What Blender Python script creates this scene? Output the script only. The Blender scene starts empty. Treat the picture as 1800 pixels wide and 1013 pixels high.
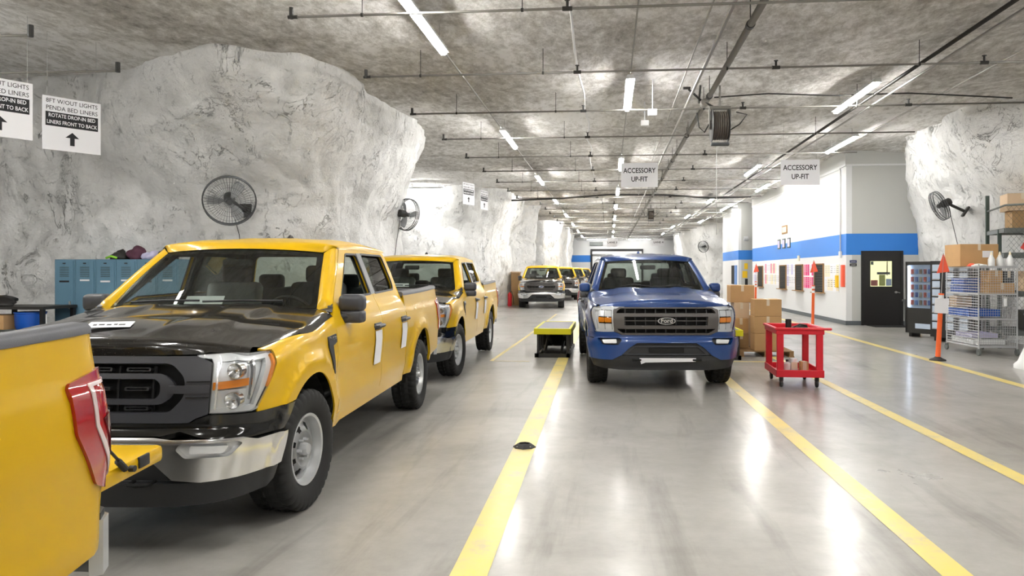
import bpy, bmesh, math, random
from mathutils import Vector, Matrix, noise
from mathutils.geometry import tessellate_polygon
PI = math.pi; R = math.radians
sc = bpy.context.scene
col = sc.collection

# ------------------------------------------------------------------ camera, world, exposure
cd = bpy.data.cameras.new('camera'); cam = bpy.data.objects.new('camera', cd); col.objects.link(cam)
cam.location = (0, 0, 1.61); cam.rotation_euler = (R(90), 0, R(5.0))
cd.sensor_width = 36; cd.lens = 26.0
cd.shift_x = -0.03126; cd.shift_y = -0.01583
cd.clip_start = .05; cd.clip_end = 300
sc.camera = cam
w = bpy.data.worlds.new('world'); sc.world = w; w.use_nodes = True
w.node_tree.nodes['Background'].inputs[0].default_value = (.9, .95, 1, 1)
w.node_tree.nodes['Background'].inputs[1].default_value = 0.25
sc.view_settings.view_transform = 'Standard'; sc.view_settings.look = 'None'
sc.view_settings.exposure = 2.2; sc.view_settings.gamma = 1.0
sc.view_settings.use_curve_mapping = False
LAMP = 34.0        # radiance of the strip lamps

# ------------------------------------------------------------------ materials
MT = {}
def lin(c):
    return tuple(((v/255)/12.92 if v/255 <= .04045 else ((v/255+.055)/1.055)**2.4) for v in c)
def mat(name, rgb, rough=.5, metal=0, coat=0, spec=.5, emis=0, bump=0, bscale=20, srgb=True, var=0, trans=0, alpha=1, croug=.04):
    if name in MT: return MT[name]
    m = bpy.data.materials.new(name); m.use_nodes = True; nt = m.node_tree
    b = nt.nodes['Principled BSDF']; c = lin(rgb) if srgb else rgb
    b.inputs['Base Color'].default_value = (*c, 1)
    b.inputs['Roughness'].default_value = rough; b.inputs['Metallic'].default_value = metal
    b.inputs['Coat Weight'].default_value = coat; b.inputs['Coat Roughness'].default_value = croug
    b.inputs['Specular IOR Level'].default_value = spec
    b.inputs['Transmission Weight'].default_value = trans
    b.inputs['Alpha'].default_value = alpha
    if emis:
        b.inputs['Emission Color'].default_value = (*c, 1); b.inputs['Emission Strength'].default_value = emis
    if bump or var:
        tc = nt.nodes.new('ShaderNodeTexCoord'); n = nt.nodes.new('ShaderNodeTexNoise')
        n.inputs['Scale'].default_value = bscale; n.inputs['Detail'].default_value = 4
        nt.links.new(tc.outputs['Object'], n.inputs['Vector'])
        if bump:
            bp = nt.nodes.new('ShaderNodeBump'); bp.inputs['Strength'].default_value = bump; bp.inputs['Distance'].default_value = .01
            nt.links.new(n.outputs['Fac'], bp.inputs['Height']); nt.links.new(bp.outputs['Normal'], b.inputs['Normal'])
        if var:
            mx = nt.nodes.new('ShaderNodeMix'); mx.data_type = 'RGBA'
            mx.inputs['A'].default_value = (*[v*(1-var) for v in c], 1); mx.inputs['B'].default_value = (*[min(1, v*(1+var)) for v in c], 1)
            nt.links.new(n.outputs['Fac'], mx.inputs['Factor']); nt.links.new(mx.outputs['Result'], b.inputs['Base Color'])
    MT[name] = m; return m

def glass(name, tint, gloss=.10, rough=.0):
    m = bpy.data.materials.new(name); m.use_nodes = True; nt = m.node_tree; nt.nodes.clear()
    o = nt.nodes.new('ShaderNodeOutputMaterial'); t = nt.nodes.new('ShaderNodeBsdfTransparent'); g = nt.nodes.new('ShaderNodeBsdfGlossy')
    mx = nt.nodes.new('ShaderNodeMixShader'); lw = nt.nodes.new('ShaderNodeLayerWeight'); ad = nt.nodes.new('ShaderNodeMath')
    t.inputs[0].default_value = (*tint, 1); g.inputs['Roughness'].default_value = rough
    lw.inputs['Blend'].default_value = .25; ad.operation = 'MULTIPLY_ADD'; ad.inputs[1].default_value = .5; ad.inputs[2].default_value = gloss*.4
    nt.links.new(lw.outputs['Fresnel'], ad.inputs[0]); nt.links.new(ad.outputs[0], mx.inputs[0])
    nt.links.new(t.outputs[0], mx.inputs[1]); nt.links.new(g.outputs[0], mx.inputs[2]); nt.links.new(mx.outputs[0], o.inputs[0])
    MT[name] = m; return m

def nodes(name):
    m = bpy.data.materials.new(name); m.use_nodes = True; nt = m.node_tree; MT[name] = m
    b = nt.nodes['Principled BSDF']
    def N(t, **k):
        n = nt.nodes.new(t)
        for a, v in k.items():
            if a in n.inputs: n.inputs[a].default_value = v
            else: setattr(n, a, v)
        return n
    return m, nt, b, N, nt.links.new

def ramp(nt, src, stops):
    r = nt.nodes.new('ShaderNodeValToRGB'); e = r.color_ramp.elements
    while len(e) < len(stops): e.new(.5)
    for i, (p, c) in enumerate(stops):
        e[i].position = p; e[i].color = (*c, 1) if len(c) == 3 else c
    nt.links.new(src, r.inputs[0]); return r.outputs[0]

def rock_white():
    m, nt, b, N, L = nodes('whitewashed_rock')
    tc = N('ShaderNodeTexCoord')
    n1 = N('ShaderNodeTexNoise', Scale=1.1, Detail=8, Roughness=.62); L(tc.outputs['Object'], n1.inputs['Vector'])
    n2 = N('ShaderNodeTexNoise', Scale=3.2, Detail=9, Roughness=.7, Distortion=.15); L(tc.outputs['Object'], n2.inputs['Vector'])
    base = ramp(nt, n1.outputs['Fac'], [(.3, (.74, .74, .735)), (.5, (.86, .86, .855)), (.7, (.93, .93, .93))])
    # cracks: thin bands of a distorted noise
    mp = N('ShaderNodeMapping'); mp.inputs['Scale'].default_value = (1, 1, .75); L(tc.outputs['Object'], mp.inputs['Vector'])
    v = N('ShaderNodeTexNoise', Scale=1.25, Detail=9, Roughness=.62, Distortion=1.0); L(mp.outputs[0], v.inputs['Vector'])
    cr = ramp(nt, v.outputs['Fac'], [(.492, (0, 0, 0)), (.499, (1, 1, 1)), (.501, (1, 1, 1)), (.505, (0, 0, 0))])
    n3 = N('ShaderNodeTexNoise', Scale=.8, Detail=3, Roughness=.6); L(tc.outputs['Object'], n3.inputs['Vector'])
    msk = ramp(nt, n3.outputs['Fac'], [(.47, (0, 0, 0)), (.64, (.8, .8, .8))])
    w2 = N('ShaderNodeTexNoise', Scale=4.2, Detail=6, Roughness=.6, Distortion=.8); L(mp.outputs[0], w2.inputs['Vector'])
    c2 = ramp(nt, w2.outputs['Fac'], [(.490, (0, 0, 0)), (.499, (.4, .4, .4)), (.501, (.4, .4, .4)), (.508, (0, 0, 0))])
    inv = ramp(nt, n2.outputs['Fac'], [(.50, (0, 0, 0)), (.62, (1, 1, 1))])
    ma = N('ShaderNodeMath', operation='MULTIPLY'); L(c2, ma.inputs[0]); L(inv, ma.inputs[1])
    mm = N('ShaderNodeMath', operation='MULTIPLY'); L(cr, mm.inputs[0]); L(msk, mm.inputs[1])
    mu = N('ShaderNodeMath', operation='MAXIMUM'); L(mm.outputs[0], mu.inputs[0]); L(ma.outputs[0], mu.inputs[1])
    mx = N('ShaderNodeMix', data_type='RGBA'); L(mu.outputs[0], mx.inputs['Factor']); L(base, mx.inputs['A']); mx.inputs['B'].default_value = (.24, .235, .23, 1)
    L(mx.outputs['Result'], b.inputs['Base Color']); b.inputs['Roughness'].default_value = .75
    sub = N('ShaderNodeMath', operation='MULTIPLY_ADD'); sub.inputs[1].default_value = -.9; vo = N('ShaderNodeTexVoronoi', Scale=2.6); vd = N('ShaderNodeMix', data_type='RGBA'); vd.inputs['Factor'].default_value = .12; L(tc.outputs['Object'], vd.inputs['A']); L(n2.outputs['Color'], vd.inputs['B']); L(vd.outputs['Result'], vo.inputs['Vector'])
    v2 = N('ShaderNodeMath', operation='MULTIPLY_ADD'); v2.inputs[1].default_value = -.7; L(vo.outputs['Distance'], v2.inputs[0]); L(n2.outputs['Fac'], v2.inputs[2])
    L(mu.outputs[0], sub.inputs[0]); L(v2.outputs[0], sub.inputs[2])
    bp = N('ShaderNodeBump', Strength=1.0, Distance=.10); L(sub.outputs[0], bp.inputs['Height']); L(bp.outputs[0], b.inputs['Normal'])
    return m
def rock_ceiling():
    m, nt, b, N, L = nodes('rough_rock_ceiling')
    tc = N('ShaderNodeTexCoord')
    mp = N('ShaderNodeMapping'); mp.inputs['Scale'].default_value = (1, .55, 1); mp.inputs['Rotation'].default_value = (0, 0, R(25)); L(tc.outputs['Object'], mp.inputs['Vector'])
    big = N('ShaderNodeTexNoise', Scale=.22, Detail=4, Roughness=.6); L(tc.outputs['Object'], big.inputs['Vector'])
    fine = N('ShaderNodeTexNoise', Scale=5.5, Detail=9, Roughness=.78); L(mp.outputs[0], fine.inputs['Vector'])
    ad = N('ShaderNodeMath', operation='MULTIPLY_ADD'); ad.inputs[1].default_value = .8; L(big.outputs['Fac'], ad.inputs[0])
    s2 = N('ShaderNodeMath', operation='MULTIPLY_ADD'); s2.inputs[1].default_value = 1.0; s2.inputs[2].default_value = -.39; L(fine.outputs['Fac'], s2.inputs[0]); L(s2.outputs[0], ad.inputs[2])
    c = ramp(nt, ad.outputs[0], [(.26, (.24, .22, .20)), (.38, (.42, .40, .375)), (.50, (.61, .595, .57)), (.62, (.86, .85, .84))])
    L(c, b.inputs['Base Color']); b.inputs['Roughness'].default_value = .85
    bp = N('ShaderNodeBump', Strength=.7, Distance=.05); L(fine.outputs['Fac'], bp.inputs['Height']); L(bp.outputs[0], b.inputs['Normal'])
    return m
def concrete():
    m, nt, b, N, L = nodes('polished_concrete')
    tc = N('ShaderNodeTexCoord')
    n1 = N('ShaderNodeTexNoise', Scale=.55, Detail=9, Roughness=.65, Distortion=.6); L(tc.outputs['Object'], n1.inputs['Vector'])
    n2 = N('ShaderNodeTexNoise', Scale=6, Detail=6, Roughness=.7); L(tc.outputs['Object'], n2.inputs['Vector'])
    mp = N('ShaderNodeMapping'); mp.inputs['Scale'].default_value = (3.2, .35, 1); L(tc.outputs['Object'], mp.inputs['Vector'])
    st = N('ShaderNodeTexNoise', Scale=.9, Detail=7, Roughness=.6, Distortion=.3); L(mp.outputs[0], st.inputs['Vector'])
    a = ramp(nt, n1.outputs['Fac'], [(.30, (.30, .288, .262)), (.50, (.365, .353, .328)), (.70, (.435, .423, .397))])
    s = ramp(nt, st.outputs['Fac'], [(.30, (.62, .61, .60)), (.46, (1, 1, 1))])
    f = ramp(nt, n2.outputs['Fac'], [(.30, (.86, .86, .85)), (.60, (1, 1, 1))])
    m1 = N('ShaderNodeMix', data_type='RGBA', blend_type='MULTIPLY'); m1.inputs['Factor'].default_value = 1; L(a, m1.inputs['A']); L(s, m1.inputs['B'])
    m2 = N('ShaderNodeMix', data_type='RGBA', blend_type='MULTIPLY'); m2.inputs['Factor'].default_value = 1; L(m1.outputs['Result'], m2.inputs['A']); L(f, m2.inputs['B'])
    L(m2.outputs['Result'], b.inputs['Base Color'])
    r = ramp(nt, n1.outputs['Fac'], [(.3, (.42,)*3), (.7, (.26,)*3)]); L(r, b.inputs['Roughness'])
    bp = N('ShaderNodeBump', Strength=.05, Distance=.01); L(n2.outputs['Fac'], bp.inputs['Height']); L(bp.outputs[0], b.inputs['Normal'])
    b.inputs['Coat Weight'].default_value = .3; b.inputs['Coat Roughness'].default_value = .16
    return m
def line_paint():
    m, nt, b, N, L = nodes('worn_yellow_paint')
    tc = N('ShaderNodeTexCoord')
    n1 = N('ShaderNodeTexNoise', Scale=2.5, Detail=9, Roughness=.75); L(tc.outputs['Object'], n1.inputs['Vector'])
    c = ramp(nt, n1.outputs['Fac'], [(.33, (.52, .47, .33)), (.47, (.74, .60, .20)), (.65, (.80, .62, .15))])
    L(c, b.inputs['Base Color']); b.inputs['Roughness'].default_value = .32
    return m
def speckled_black():
    m, nt, b, N, L = nodes('dusty_black_paint')
    tc = N('ShaderNodeTexCoord')
    n1 = N('ShaderNodeTexNoise', Scale=160, Detail=2); L(tc.outputs['Object'], n1.inputs['Vector'])
    c = ramp(nt, n1.outputs['Fac'], [(.66, (.011, .010, .009)), (.74, (.13, .12, .10))]); L(c, b.inputs['Base Color'])
    b.inputs['Roughness'].default_value = .13; b.inputs['Coat Weight'].default_value = .6; b.inputs['Coat Roughness'].default_value = .03
    return m
def two_sided(m):
    # the back of a painted body panel is grey sheet and trim
    nt = m.node_tree; b = nt.nodes['Principled BSDF']; g = nt.nodes.new('ShaderNodeNewGeometry'); mx = nt.nodes.new('ShaderNodeMix'); mx.data_type = 'RGBA'
    mx.inputs['A'].default_value = b.inputs['Base Color'].default_value; mx.inputs['B'].default_value = (.055, .06, .058, 1)
    nt.links.new(g.outputs['Backfacing'], mx.inputs['Factor']); nt.links.new(mx.outputs['Result'], b.inputs['Base Color'])
rock_white(); rock_ceiling(); concrete(); line_paint(); speckled_black()
two_sided(mat('yellow_paint', (210, 168, 12), .36, coat=.35, spec=.2, croug=.06))
two_sided(mat('blue_paint', (16, 60, 124), .3, coat=.7, metal=.1))
mat('black_gloss', (12, 12, 12), .12, coat=.5)
mat('black_plastic', (38, 39, 41), .5)
mat('grey_plastic', (58, 59, 64), .42)
mat('satin_grey', (104, 105, 108), .4, metal=.2)
mat('rail_cap', (84, 85, 90), .5, bump=.1, bscale=200)
mat('rubber', (26, 26, 26), .75)
mat('dark', (9, 9, 9), .8)
mat('chrome', (228, 228, 228), .2, metal=1)
mat('silver', (200, 202, 204), .35, metal=.55)
mat('lamp_silver', (226, 228, 230), .32, metal=.25)
mat('amber', (232, 138, 30), .25, coat=.6)
mat('lens_red', (165, 12, 18), .12, coat=1.0, spec=.7)
mat('lens_dark_red', (92, 20, 24), .15, coat=1.0)
mat('lens_white', (214, 198, 198), .2, coat=.5)
mat('trim_interior', (74, 80, 76), .6)
mat('seat_cloth', (62, 66, 66), .7)
mat('bagged_seat', (104, 112, 108), .25, coat=.4)
mat('white_paper', (232, 232, 236), .7)
mat('ink', (24, 24, 28), .7)
mat('paint_white', (222, 223, 224), .55)
mat('paint_blue', (48, 126, 214), .5)
mat('paint_grey', (192, 193, 190), .6)
mat('base_grey', (92, 98, 102), .6)
mat('pipe', (128, 125, 120), .45, metal=.3)
mat('pipe_dark', (46, 45, 43), .5, metal=.2)
mat('conduit', (168, 167, 164), .35, metal=.6)
mat('locker', (92, 128, 150), .45, bump=.05)
mat('cardboard', (192, 152, 104), .8, var=.08, bscale=6)
mat('cardboard_pale', (206, 180, 150), .8, var=.08, bscale=6)
mat('cardboard_dark', (164, 132, 92), .8, var=.08, bscale=6)
mat('tape', (214, 200, 178), .4)
mat('red_plastic', (206, 22, 42), .42)
mat('orange_plastic', (240, 104, 46), .45)
mat('orange_flag', (242, 96, 66), .6)
mat('white_plastic', (232, 233, 232), .4)
mat('safety_yellow', (226, 218, 20), .45)
mat('tread_plate', (112, 110, 120), .45, metal=.4, bump=.3, bscale=60)
mat('door_black', (26, 24, 24), .45)
mat('wire', (190, 192, 194), .35, metal=.4)
mat('fan_grey', (84, 86, 88), .45, metal=.4)
mat('wood', (150, 116, 76), .75, var=.2, bscale=8)
mat('rack_green', (62, 76, 70), .5)
mat('rack_grey', (110, 114, 112), .45, metal=.4)
mat('cable', (30, 30, 30), .6)
mat('hose', (92, 84, 76), .55)
mat('plastic_blue', (24, 84, 178), .35)
mat('led', (255, 253, 248), .4, emis=LAMP, srgb=True)
mat('led_small', (240, 245, 255), .4, emis=3)
mat('lit_room', (226, 214, 150), .7, emis=.55)
mat('lit_goods', (150, 160, 172), .5, emis=.12)
glass('windscreen', (.60, .66, .62), .16)
glass('side_glass', (.22, .25, .24), .22)
glass('clear_lens', (.96, .97, .98), .10)
glass('shop_glass', (.75, .8, .85), .2)

# ------------------------------------------------------------------ object helpers
def link(name, me, m=None, parent=None, smooth=False, auto=None):
    o = bpy.data.objects.new(name, me); col.objects.link(o)
    if m is not None:
        for x in (m if isinstance(m, (list, tuple)) else [m]): me.materials.append(MT[x] if isinstance(x, str) else x)
    if parent is not None: o.parent = parent
    if smooth:
        me.shade_smooth()
    return o
def obj(name, bm, m, parent=None, smooth=False, angle=None, face=None):
    me = bpy.data.meshes.new(name)
    bmesh.ops.recalc_face_normals(bm, faces=bm.faces)
    if face is not None:                       # open sheet: turn it so that it faces this way
        bm.normal_update()
        if sum(f.normal.dot(Vector(face))*f.calc_area() for f in bm.faces) < 0: bmesh.ops.reverse_faces(bm, faces=bm.faces)
    if angle is not None:
        for f in bm.faces: f.smooth = True
        for e in bm.edges:
            if len(e.link_faces) == 2 and e.calc_face_angle(0) > R(angle): e.smooth = False
    bm.to_mesh(me); bm.free()
    return link(name, me, m, parent, smooth)
def tag(o, label=None, cat=None, group=None, kind=None):
    if label: o['label'] = label
    if cat: o['category'] = cat
    if group: o['group'] = group
    if kind: o['kind'] = kind
    return o
def struct(name, bm, m, smooth=False, angle=None):
    return tag(obj(name, bm, m, None, smooth, angle), kind='structure')
def thing(name, loc=(0, 0, 0), rz=0, label=None, cat=None, group=None):
    o = bpy.data.objects.new(name, None); col.objects.link(o); o.empty_display_size = .2
    o.location = loc; o.rotation_euler = (0, 0, rz); return tag(o, label, cat, group)
def copy_tree(o, parent=None):
    c = o.copy(); col.objects.link(c)
    if parent is not None: c.parent = parent
    for ch in list(o.children): copy_tree(ch, c)
    return c
def BM(): return bmesh.new()
def box(bm, c, s, bev=0, rot=None, seg=2):
    r = bmesh.ops.create_cube(bm, size=1)
    vs = r['verts']; M = Matrix.Translation(c) @ (rot.to_4x4() if rot is not None else Matrix()) @ Matrix.Diagonal((*s, 1))
    bmesh.ops.transform(bm, matrix=M, verts=vs)
    if bev:
        es = list({e for v in vs for e in v.link_edges})
        bmesh.ops.bevel(bm, geom=es, offset=bev, segments=seg, affect='EDGES', profile=.5)
    return bm
def bx(bm, x0, x1, y0, y1, z0, z1, bev=0):
    return box(bm, ((x0+x1)/2, (y0+y1)/2, (z0+z1)/2), (abs(x1-x0), abs(y1-y0), abs(z1-z0)), bev)
def frame_at(d):
    d = d.normalized(); a = Vector((0, 0, 1)) if abs(d.z) < .9 else Vector((1, 0, 0))
    u = d.cross(a).normalized(); return u, d.cross(u).normalized()
def tube(bm, pts, r, n=8, closed=False, cap=True):
    pts = [Vector(p) for p in pts]; rings = []; N = len(pts)
    for i, p in enumerate(pts):
        if closed: d = pts[(i+1) % N]-pts[i-1]
        else: d = (pts[min(i+1, N-1)]-pts[max(i-1, 0)])
        if i == 0 or closed: u, v = frame_at(d)
        else:
            dn = d.normalized(); u = (u-dn*u.dot(dn)).normalized(); v = dn.cross(u)
        if closed: u, v = frame_at(d)
        rr = r[i] if isinstance(r, (list, tuple)) else r
        rings.append([bm.verts.new(p+u*math.cos(a*2*PI/n)*rr+v*math.sin(a*2*PI/n)*rr) for a in range(n)])
    for i in range(N if closed else N-1):
        A, B = rings[i], rings[(i+1) % N]
        for k in range(n): bm.faces.new((A[k], A[(k+1) % n], B[(k+1) % n], B[k]))
    if cap and not closed:
        bm.faces.new(rings[0]); bm.faces.new(rings[-1][::-1])
    return bm
def lathe(bm, prof, axis='Z', c=(0, 0, 0), n=32, a0=0, a1=2*PI, closed=False):
    full = abs(a1-a0-2*PI) < 1e-6; rings = []; c = Vector(c)
    for k in range(n if full else n+1):
        a = a0+(a1-a0)*k/n; ring = []
        for r, h in prof:
            if axis == 'Z': p = Vector((r*math.cos(a), r*math.sin(a), h))
            elif axis == 'X': p = Vector((h, r*math.cos(a), r*math.sin(a)))
            else: p = Vector((r*math.cos(a), h, r*math.sin(a)))
            ring.append(bm.verts.new(c+p))
        rings.append(ring)
    for k in range(len(rings) if full else len(rings)-1):
        A, B = rings[k], rings[(k+1) % len(rings)]
        m = len(prof)
        for j in range(m if closed else m-1):
            j2 = (j+1) % m
            try: bm.faces.new((A[j], A[j2], B[j2], B[j]))
            except ValueError: pass
    bmesh.ops.remove_doubles(bm, verts=[v for r_ in rings for v in r_], dist=1e-6)
    return bm
def prism(bm, poly, z0, z1, M=None):
    """polygon in XY extruded from z0 to z1, then transformed"""
    a = [bm.verts.new((x, y, z0)) for x, y in poly]; b = [bm.verts.new((x, y, z1)) for x, y in poly]; n = len(poly)
    bm.faces.new(a[::-1]); bm.faces.new(b)
    for i in range(n): bm.faces.new((a[i], a[(i+1) % n], b[(i+1) % n], b[i]))
    if M is not None: bmesh.ops.transform(bm, matrix=M, verts=a+b)
    return bm
XZ = Matrix(((1, 0, 0, 0), (0, 0, -1, 0), (0, 1, 0, 0), (0, 0, 0, 1)))  # (x,y,z)->(x,-z,y): polygon drawn in XZ
YZ = Matrix(((0, 0, 1, 0), (1, 0, 0, 0), (0, 1, 0, 0), (0, 0, 0, 1)))   # polygon drawn in YZ, extruded along X
def text(body, size, m, loc, rot=(R(90), 0, 0), parent=None, name='lettering', w=None, align='CENTER', depth=.002, line=1.0, bold=0, space=1.0):
    cu = bpy.data.curves.new('t', 'FONT'); cu.body = body; cu.size = size; cu.align_x = align; cu.align_y = 'CENTER'; cu.extrude = depth
    cu.space_line = line; cu.offset = bold; cu.resolution_u = 3; cu.space_character = space
    t = bpy.data.objects.new('t', cu); col.objects.link(t)
    dg = bpy.context.evaluated_depsgraph_get(); me = bpy.data.meshes.new_from_object(t.evaluated_get(dg))
    bpy.data.objects.remove(t); bpy.data.curves.remove(cu)
    if w and me.vertices:
        xs = [v.co.x for v in me.vertices]; k = w/(max(xs)-min(xs))
        for v in me.vertices: v.co.x *= k
    me.materials.clear()
    o = link(name, me, m, parent); o.location = loc; o.rotation_euler = rot
    return o
def ss(a, b, x):
    t = min(1, max(0, (x-a)/(b-a))); return t*t*(3-2*t)
def tab(T, x):
    if x <= T[0][0]: return T[0][1]
    for i in range(len(T)-1):
        if x <= T[i+1][0]:
            (x0, y0), (x1, y1) = T[i], T[i+1]; t = (x-x0)/(x1-x0)
            m0 = (T[i+1][1]-T[i-1][1])/(T[i+1][0]-T[i-1][0]) if i > 0 else (y1-y0)/(x1-x0)
            m1 = (T[i+2][1]-y0)/(T[i+2][0]-x0) if i+2 < len(T) else (y1-y0)/(x1-x0)
            h = x1-x0; t2 = t*t; t3 = t2*t
            return (2*t3-3*t2+1)*y0+(t3-2*t2+t)*h*m0+(-2*t3+3*t2)*y1+(t3-t2)*h*m1
    return T[-1][1]

def panel(name, F, outer, m, parent, holes=(), step=.05, thick=.012, off=0., mirror=False, rim=True, rough=None):
    """flat polygon (u,v) with holes, cut to a grid and laid on the surface F(u,v); exact surface normals; a turned-in rim"""
    loops = [[Vector((a, b, 0)) for a, b in L] for L in [outer, *holes]]
    flat = [p for L in loops for p in L]
    bm = bmesh.new(); vs = [bm.verts.new(p) for p in flat]
    for t in tessellate_polygon(loops):
        try: bm.faces.new([vs[i] for i in t])
        except ValueError: pass
    us = [p.x for p in flat]; ws = [p.y for p in flat]
    st = step if isinstance(step, tuple) else (step, step)
    for ax, lo, hi, s in ((0, min(us), max(us), st[0]), (1, min(ws), max(ws), st[1])):
        k = math.ceil((lo+1e-4)/s)
        while k*s < hi-1e-4:
            co = Vector((k*s+1.3e-5, 0, 0)) if ax == 0 else Vector((0, k*s+1.3e-5, 0)); no = Vector((1, 0, 0)) if ax == 0 else Vector((0, 1, 0))
            bmesh.ops.bisect_plane(bm, geom=bm.verts[:]+bm.edges[:]+bm.faces[:], plane_co=co, plane_no=no, dist=1e-6); k += 1
    bmesh.ops.dissolve_degenerate(bm, edges=bm.edges, dist=1e-5)
    e = .014; bm.verts.index_update()
    uv = [(v.co.x, v.co.y) for v in bm.verts]; faces = [[v.index for v in f.verts] for f in bm.faces]; bm.free()
    pos = []; nn = []
    for a, b in uv:
        p = F(a, b); n = (F(a+e, b)-F(a-e, b)).cross(F(a, b+e)-F(a, b-e)).normalized(); p = p+n*off
        if mirror: p = Vector((-p.x, p.y, p.z)); n = Vector((-n.x, n.y, n.z))
        pos.append(p); nn.append(n)
    out = []; cnt = {}
    for f in faces:
        c = [uv[i] for i in f]; A = sum(c[i][0]*c[(i+1) % len(c)][1]-c[(i+1) % len(c)][0]*c[i][1] for i in range(len(c)))
        if abs(A) < 1e-12: continue
        if (A < 0) != mirror: f = f[::-1]
        out.append(f)
        for i in range(len(f)): cnt[(f[i], f[(i+1) % len(f)])] = 1
    nv = len(pos); mp = {}
    if rim and thick:
        for (a, b) in list(cnt):
            if (b, a) in cnt: continue
            for v in (a, b):
                if v not in mp: mp[v] = len(pos); pos.append(pos[v]); pos.append(pos[v]-nn[v]*thick)
            out.append((mp[b], mp[a], mp[a]+1, mp[b]+1))
    me = bpy.data.meshes.new(name); me.from_pydata(pos, [], out); me.update(); me.shade_smooth()
    me.normals_split_custom_set_from_vertices([tuple(n) for n in nn]+[(0, 0, 0)]*(len(me.vertices)-nv))
    return link(name, me, m, parent)
def arc(cx, cy, r, a0, a1, n=14):
    return [(cx+r*math.cos(R(a0+(a1-a0)*i/n)), cy+r*math.sin(R(a0+(a1-a0)*i/n))) for i in range(n+1)]
def rnd(poly, r, n=4):
    """round the corners of a polygon"""
    out = []; N = len(poly)
    for i in range(N):
        p0, p, p1 = (Vector(poly[i-1]), Vector(poly[i]), Vector(poly[(i+1) % N]))
        a = (p0-p); b = (p1-p); rr = min(r, a.length*.45, b.length*.45)
        A = p+a.normalized()*rr; B = p+b.normalized()*rr
        for k in range(n+1):
            t = k/n; q = A*(1-t)**2+p*2*t*(1-t)+B*t*t; out.append((q.x, q.y))
    return out

# ------------------------------------------------------------------ pickup truck
OUT = []
_s = 0; _p = None
for i in range(601):
    ph = (i/600)**1.6*PI/2
    q = (math.sin(ph)**.4 if ph > 0 else 0, -.10-.82*max(0, math.cos(ph))**.4)
    if _p: _s += math.hypot(q[0]-_p[0], q[1]-_p[1])
    OUT.append((_s, *q)); _p = q
S0 = _s
for x, l in [(1, 4.84)]+[(1-.10+.10*math.cos(a*PI/120), 4.84+.10*math.sin(a*PI/120)) for a in range(1, 61)]+[(0, 4.94)]:
    _s += math.hypot(x-_p[0], l-_p[1]); _p = (x, l); OUT.append((_s, x, l))
import bisect
OS = [o[0] for o in OUT]
def outline(s):
    k = min(max(bisect.bisect_left(OS, s), 1), len(OUT)-1); a, b = OUT[k-1], OUT[k]; t = (s-a[0])/(b[0]-a[0])
    return a[1]+(b[1]-a[1])*t, a[2]+(b[2]-a[2])*t
def sl(l):                                     # unrolled coordinate of a point on the side at length l
    if l >= -.10: return S0+.10+l
    for o in OUT:
        if o[2] >= l and o[1] > .3: return o[0]
    return S0
SREAR = S0+.10+4.84
WT = [(.28, .93), (.40, .945), (.50, .960), (.62, .985), (.74, .990), (.86, 1.0), (.96, 1.012), (1.06, 1.012), (1.16, 1.0), (1.25, .975), (1.31, .948), (1.37, .918), (1.60, .835), (1.80, .757), (1.90, .70)]
def zs(s, l):
    if l > 1.5: return 9
    a = 1.22+(1.03-1.22)*ss(.68, .98, s)
    return a+.08*ss(-.75, 0, l)+.08*ss(0, .62, l) if s > .68 else a
RR = .13; QH = .185
def seam(l): return .155-.065*ss(-.6, .1, l)
def skin(s, t, roll=True):
    """outer surface of the body: s runs round the plan outline, t is the height and rolls over onto the fender top"""
    xu, l = outline(s); z0 = zs(s, l) if roll else 9; z = min(t, z0)
    x = xu*tab(WT, z); y = l
    if l > 2.94: x -= xu*.012*ss(1.185, 1.215, z)
    for lc in (0, 3.69):
        d = math.hypot(l-lc, z-.42)
        if d < .8 and xu > .9: x += (.016*ss(.74, .60, d)+.018*ss(.64, .605, d))*ss(.25, .45, z)
    f = min(1, max(0, (-.10-l)/.8))
    y += f*(.05*ss(.95, 1.2, z)-.035*ss(.74, .66, z)+.03*ss(.45, .30, z))
    if l > 2.94 and z > 1.16: x += xu*(tab([(1.16, 1.0), (1.25, .986), (1.33, .972), (1.42, .958)], z)-tab(WT, z))
    if t > z0:
        q = t-z0; am = R(72); a = min(q/RR, am); d = RR*(1-math.cos(a)); h = RR*math.sin(a)
        if q/RR > am: d += (q-am*RR)*math.sin(am); h += (q-am*RR)*math.cos(am)
        a1, b1 = outline(s-.01), outline(s+.01); n = Vector((b1[1]-a1[1], -(b1[0]-a1[0]))).normalized()
        x -= n.x*d; y -= n.y*d; z = z0+h
    return Vector((x, y, z))
def FE(l):
    s = sl(l); return skin(s, zs(s, outline(s)[1])+QH)
def side(l, z): return skin(S0+.10+l, z, False)
def shoulder(s): return zs(s, outline(s)[1])
def both(name, F, outer, m, parent, **k):
    return [panel(name, F, outer, m, parent, **k), panel(name, F, outer, m, parent, mirror=True, **k)]
def bothbm(name, build, m, parent, **k):
    r = []
    for sg in (1, -1):
        bm = BM(); build(bm)
        if sg < 0: bmesh.ops.scale(bm, vec=(-1, 1, 1), verts=bm.verts)
        r.append(obj(name, bm, m, parent, **k))
    return r
def wspt(u, v):
    x = u*(.815*(1-v)+.675*v); y = (.42+.24*u*u)*(1-v)+(1.125+.115*u*u)*v; z = (1.345-.02*u*u)*(1-v)+(1.798-.03*u*u)*v+.018*math.sin(PI*v)
    return Vector((x, y, z))
def hood_h(u, l):                              # crown and power dome
    k = ss(-.75, -.3, l)
    return (.078-.028*ss(-.5, .5, l))*(1-abs(u)**2.4)+.016*k*ss(.70, .60, abs(u))-.014*k*ss(.36, .28, abs(u))
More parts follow.
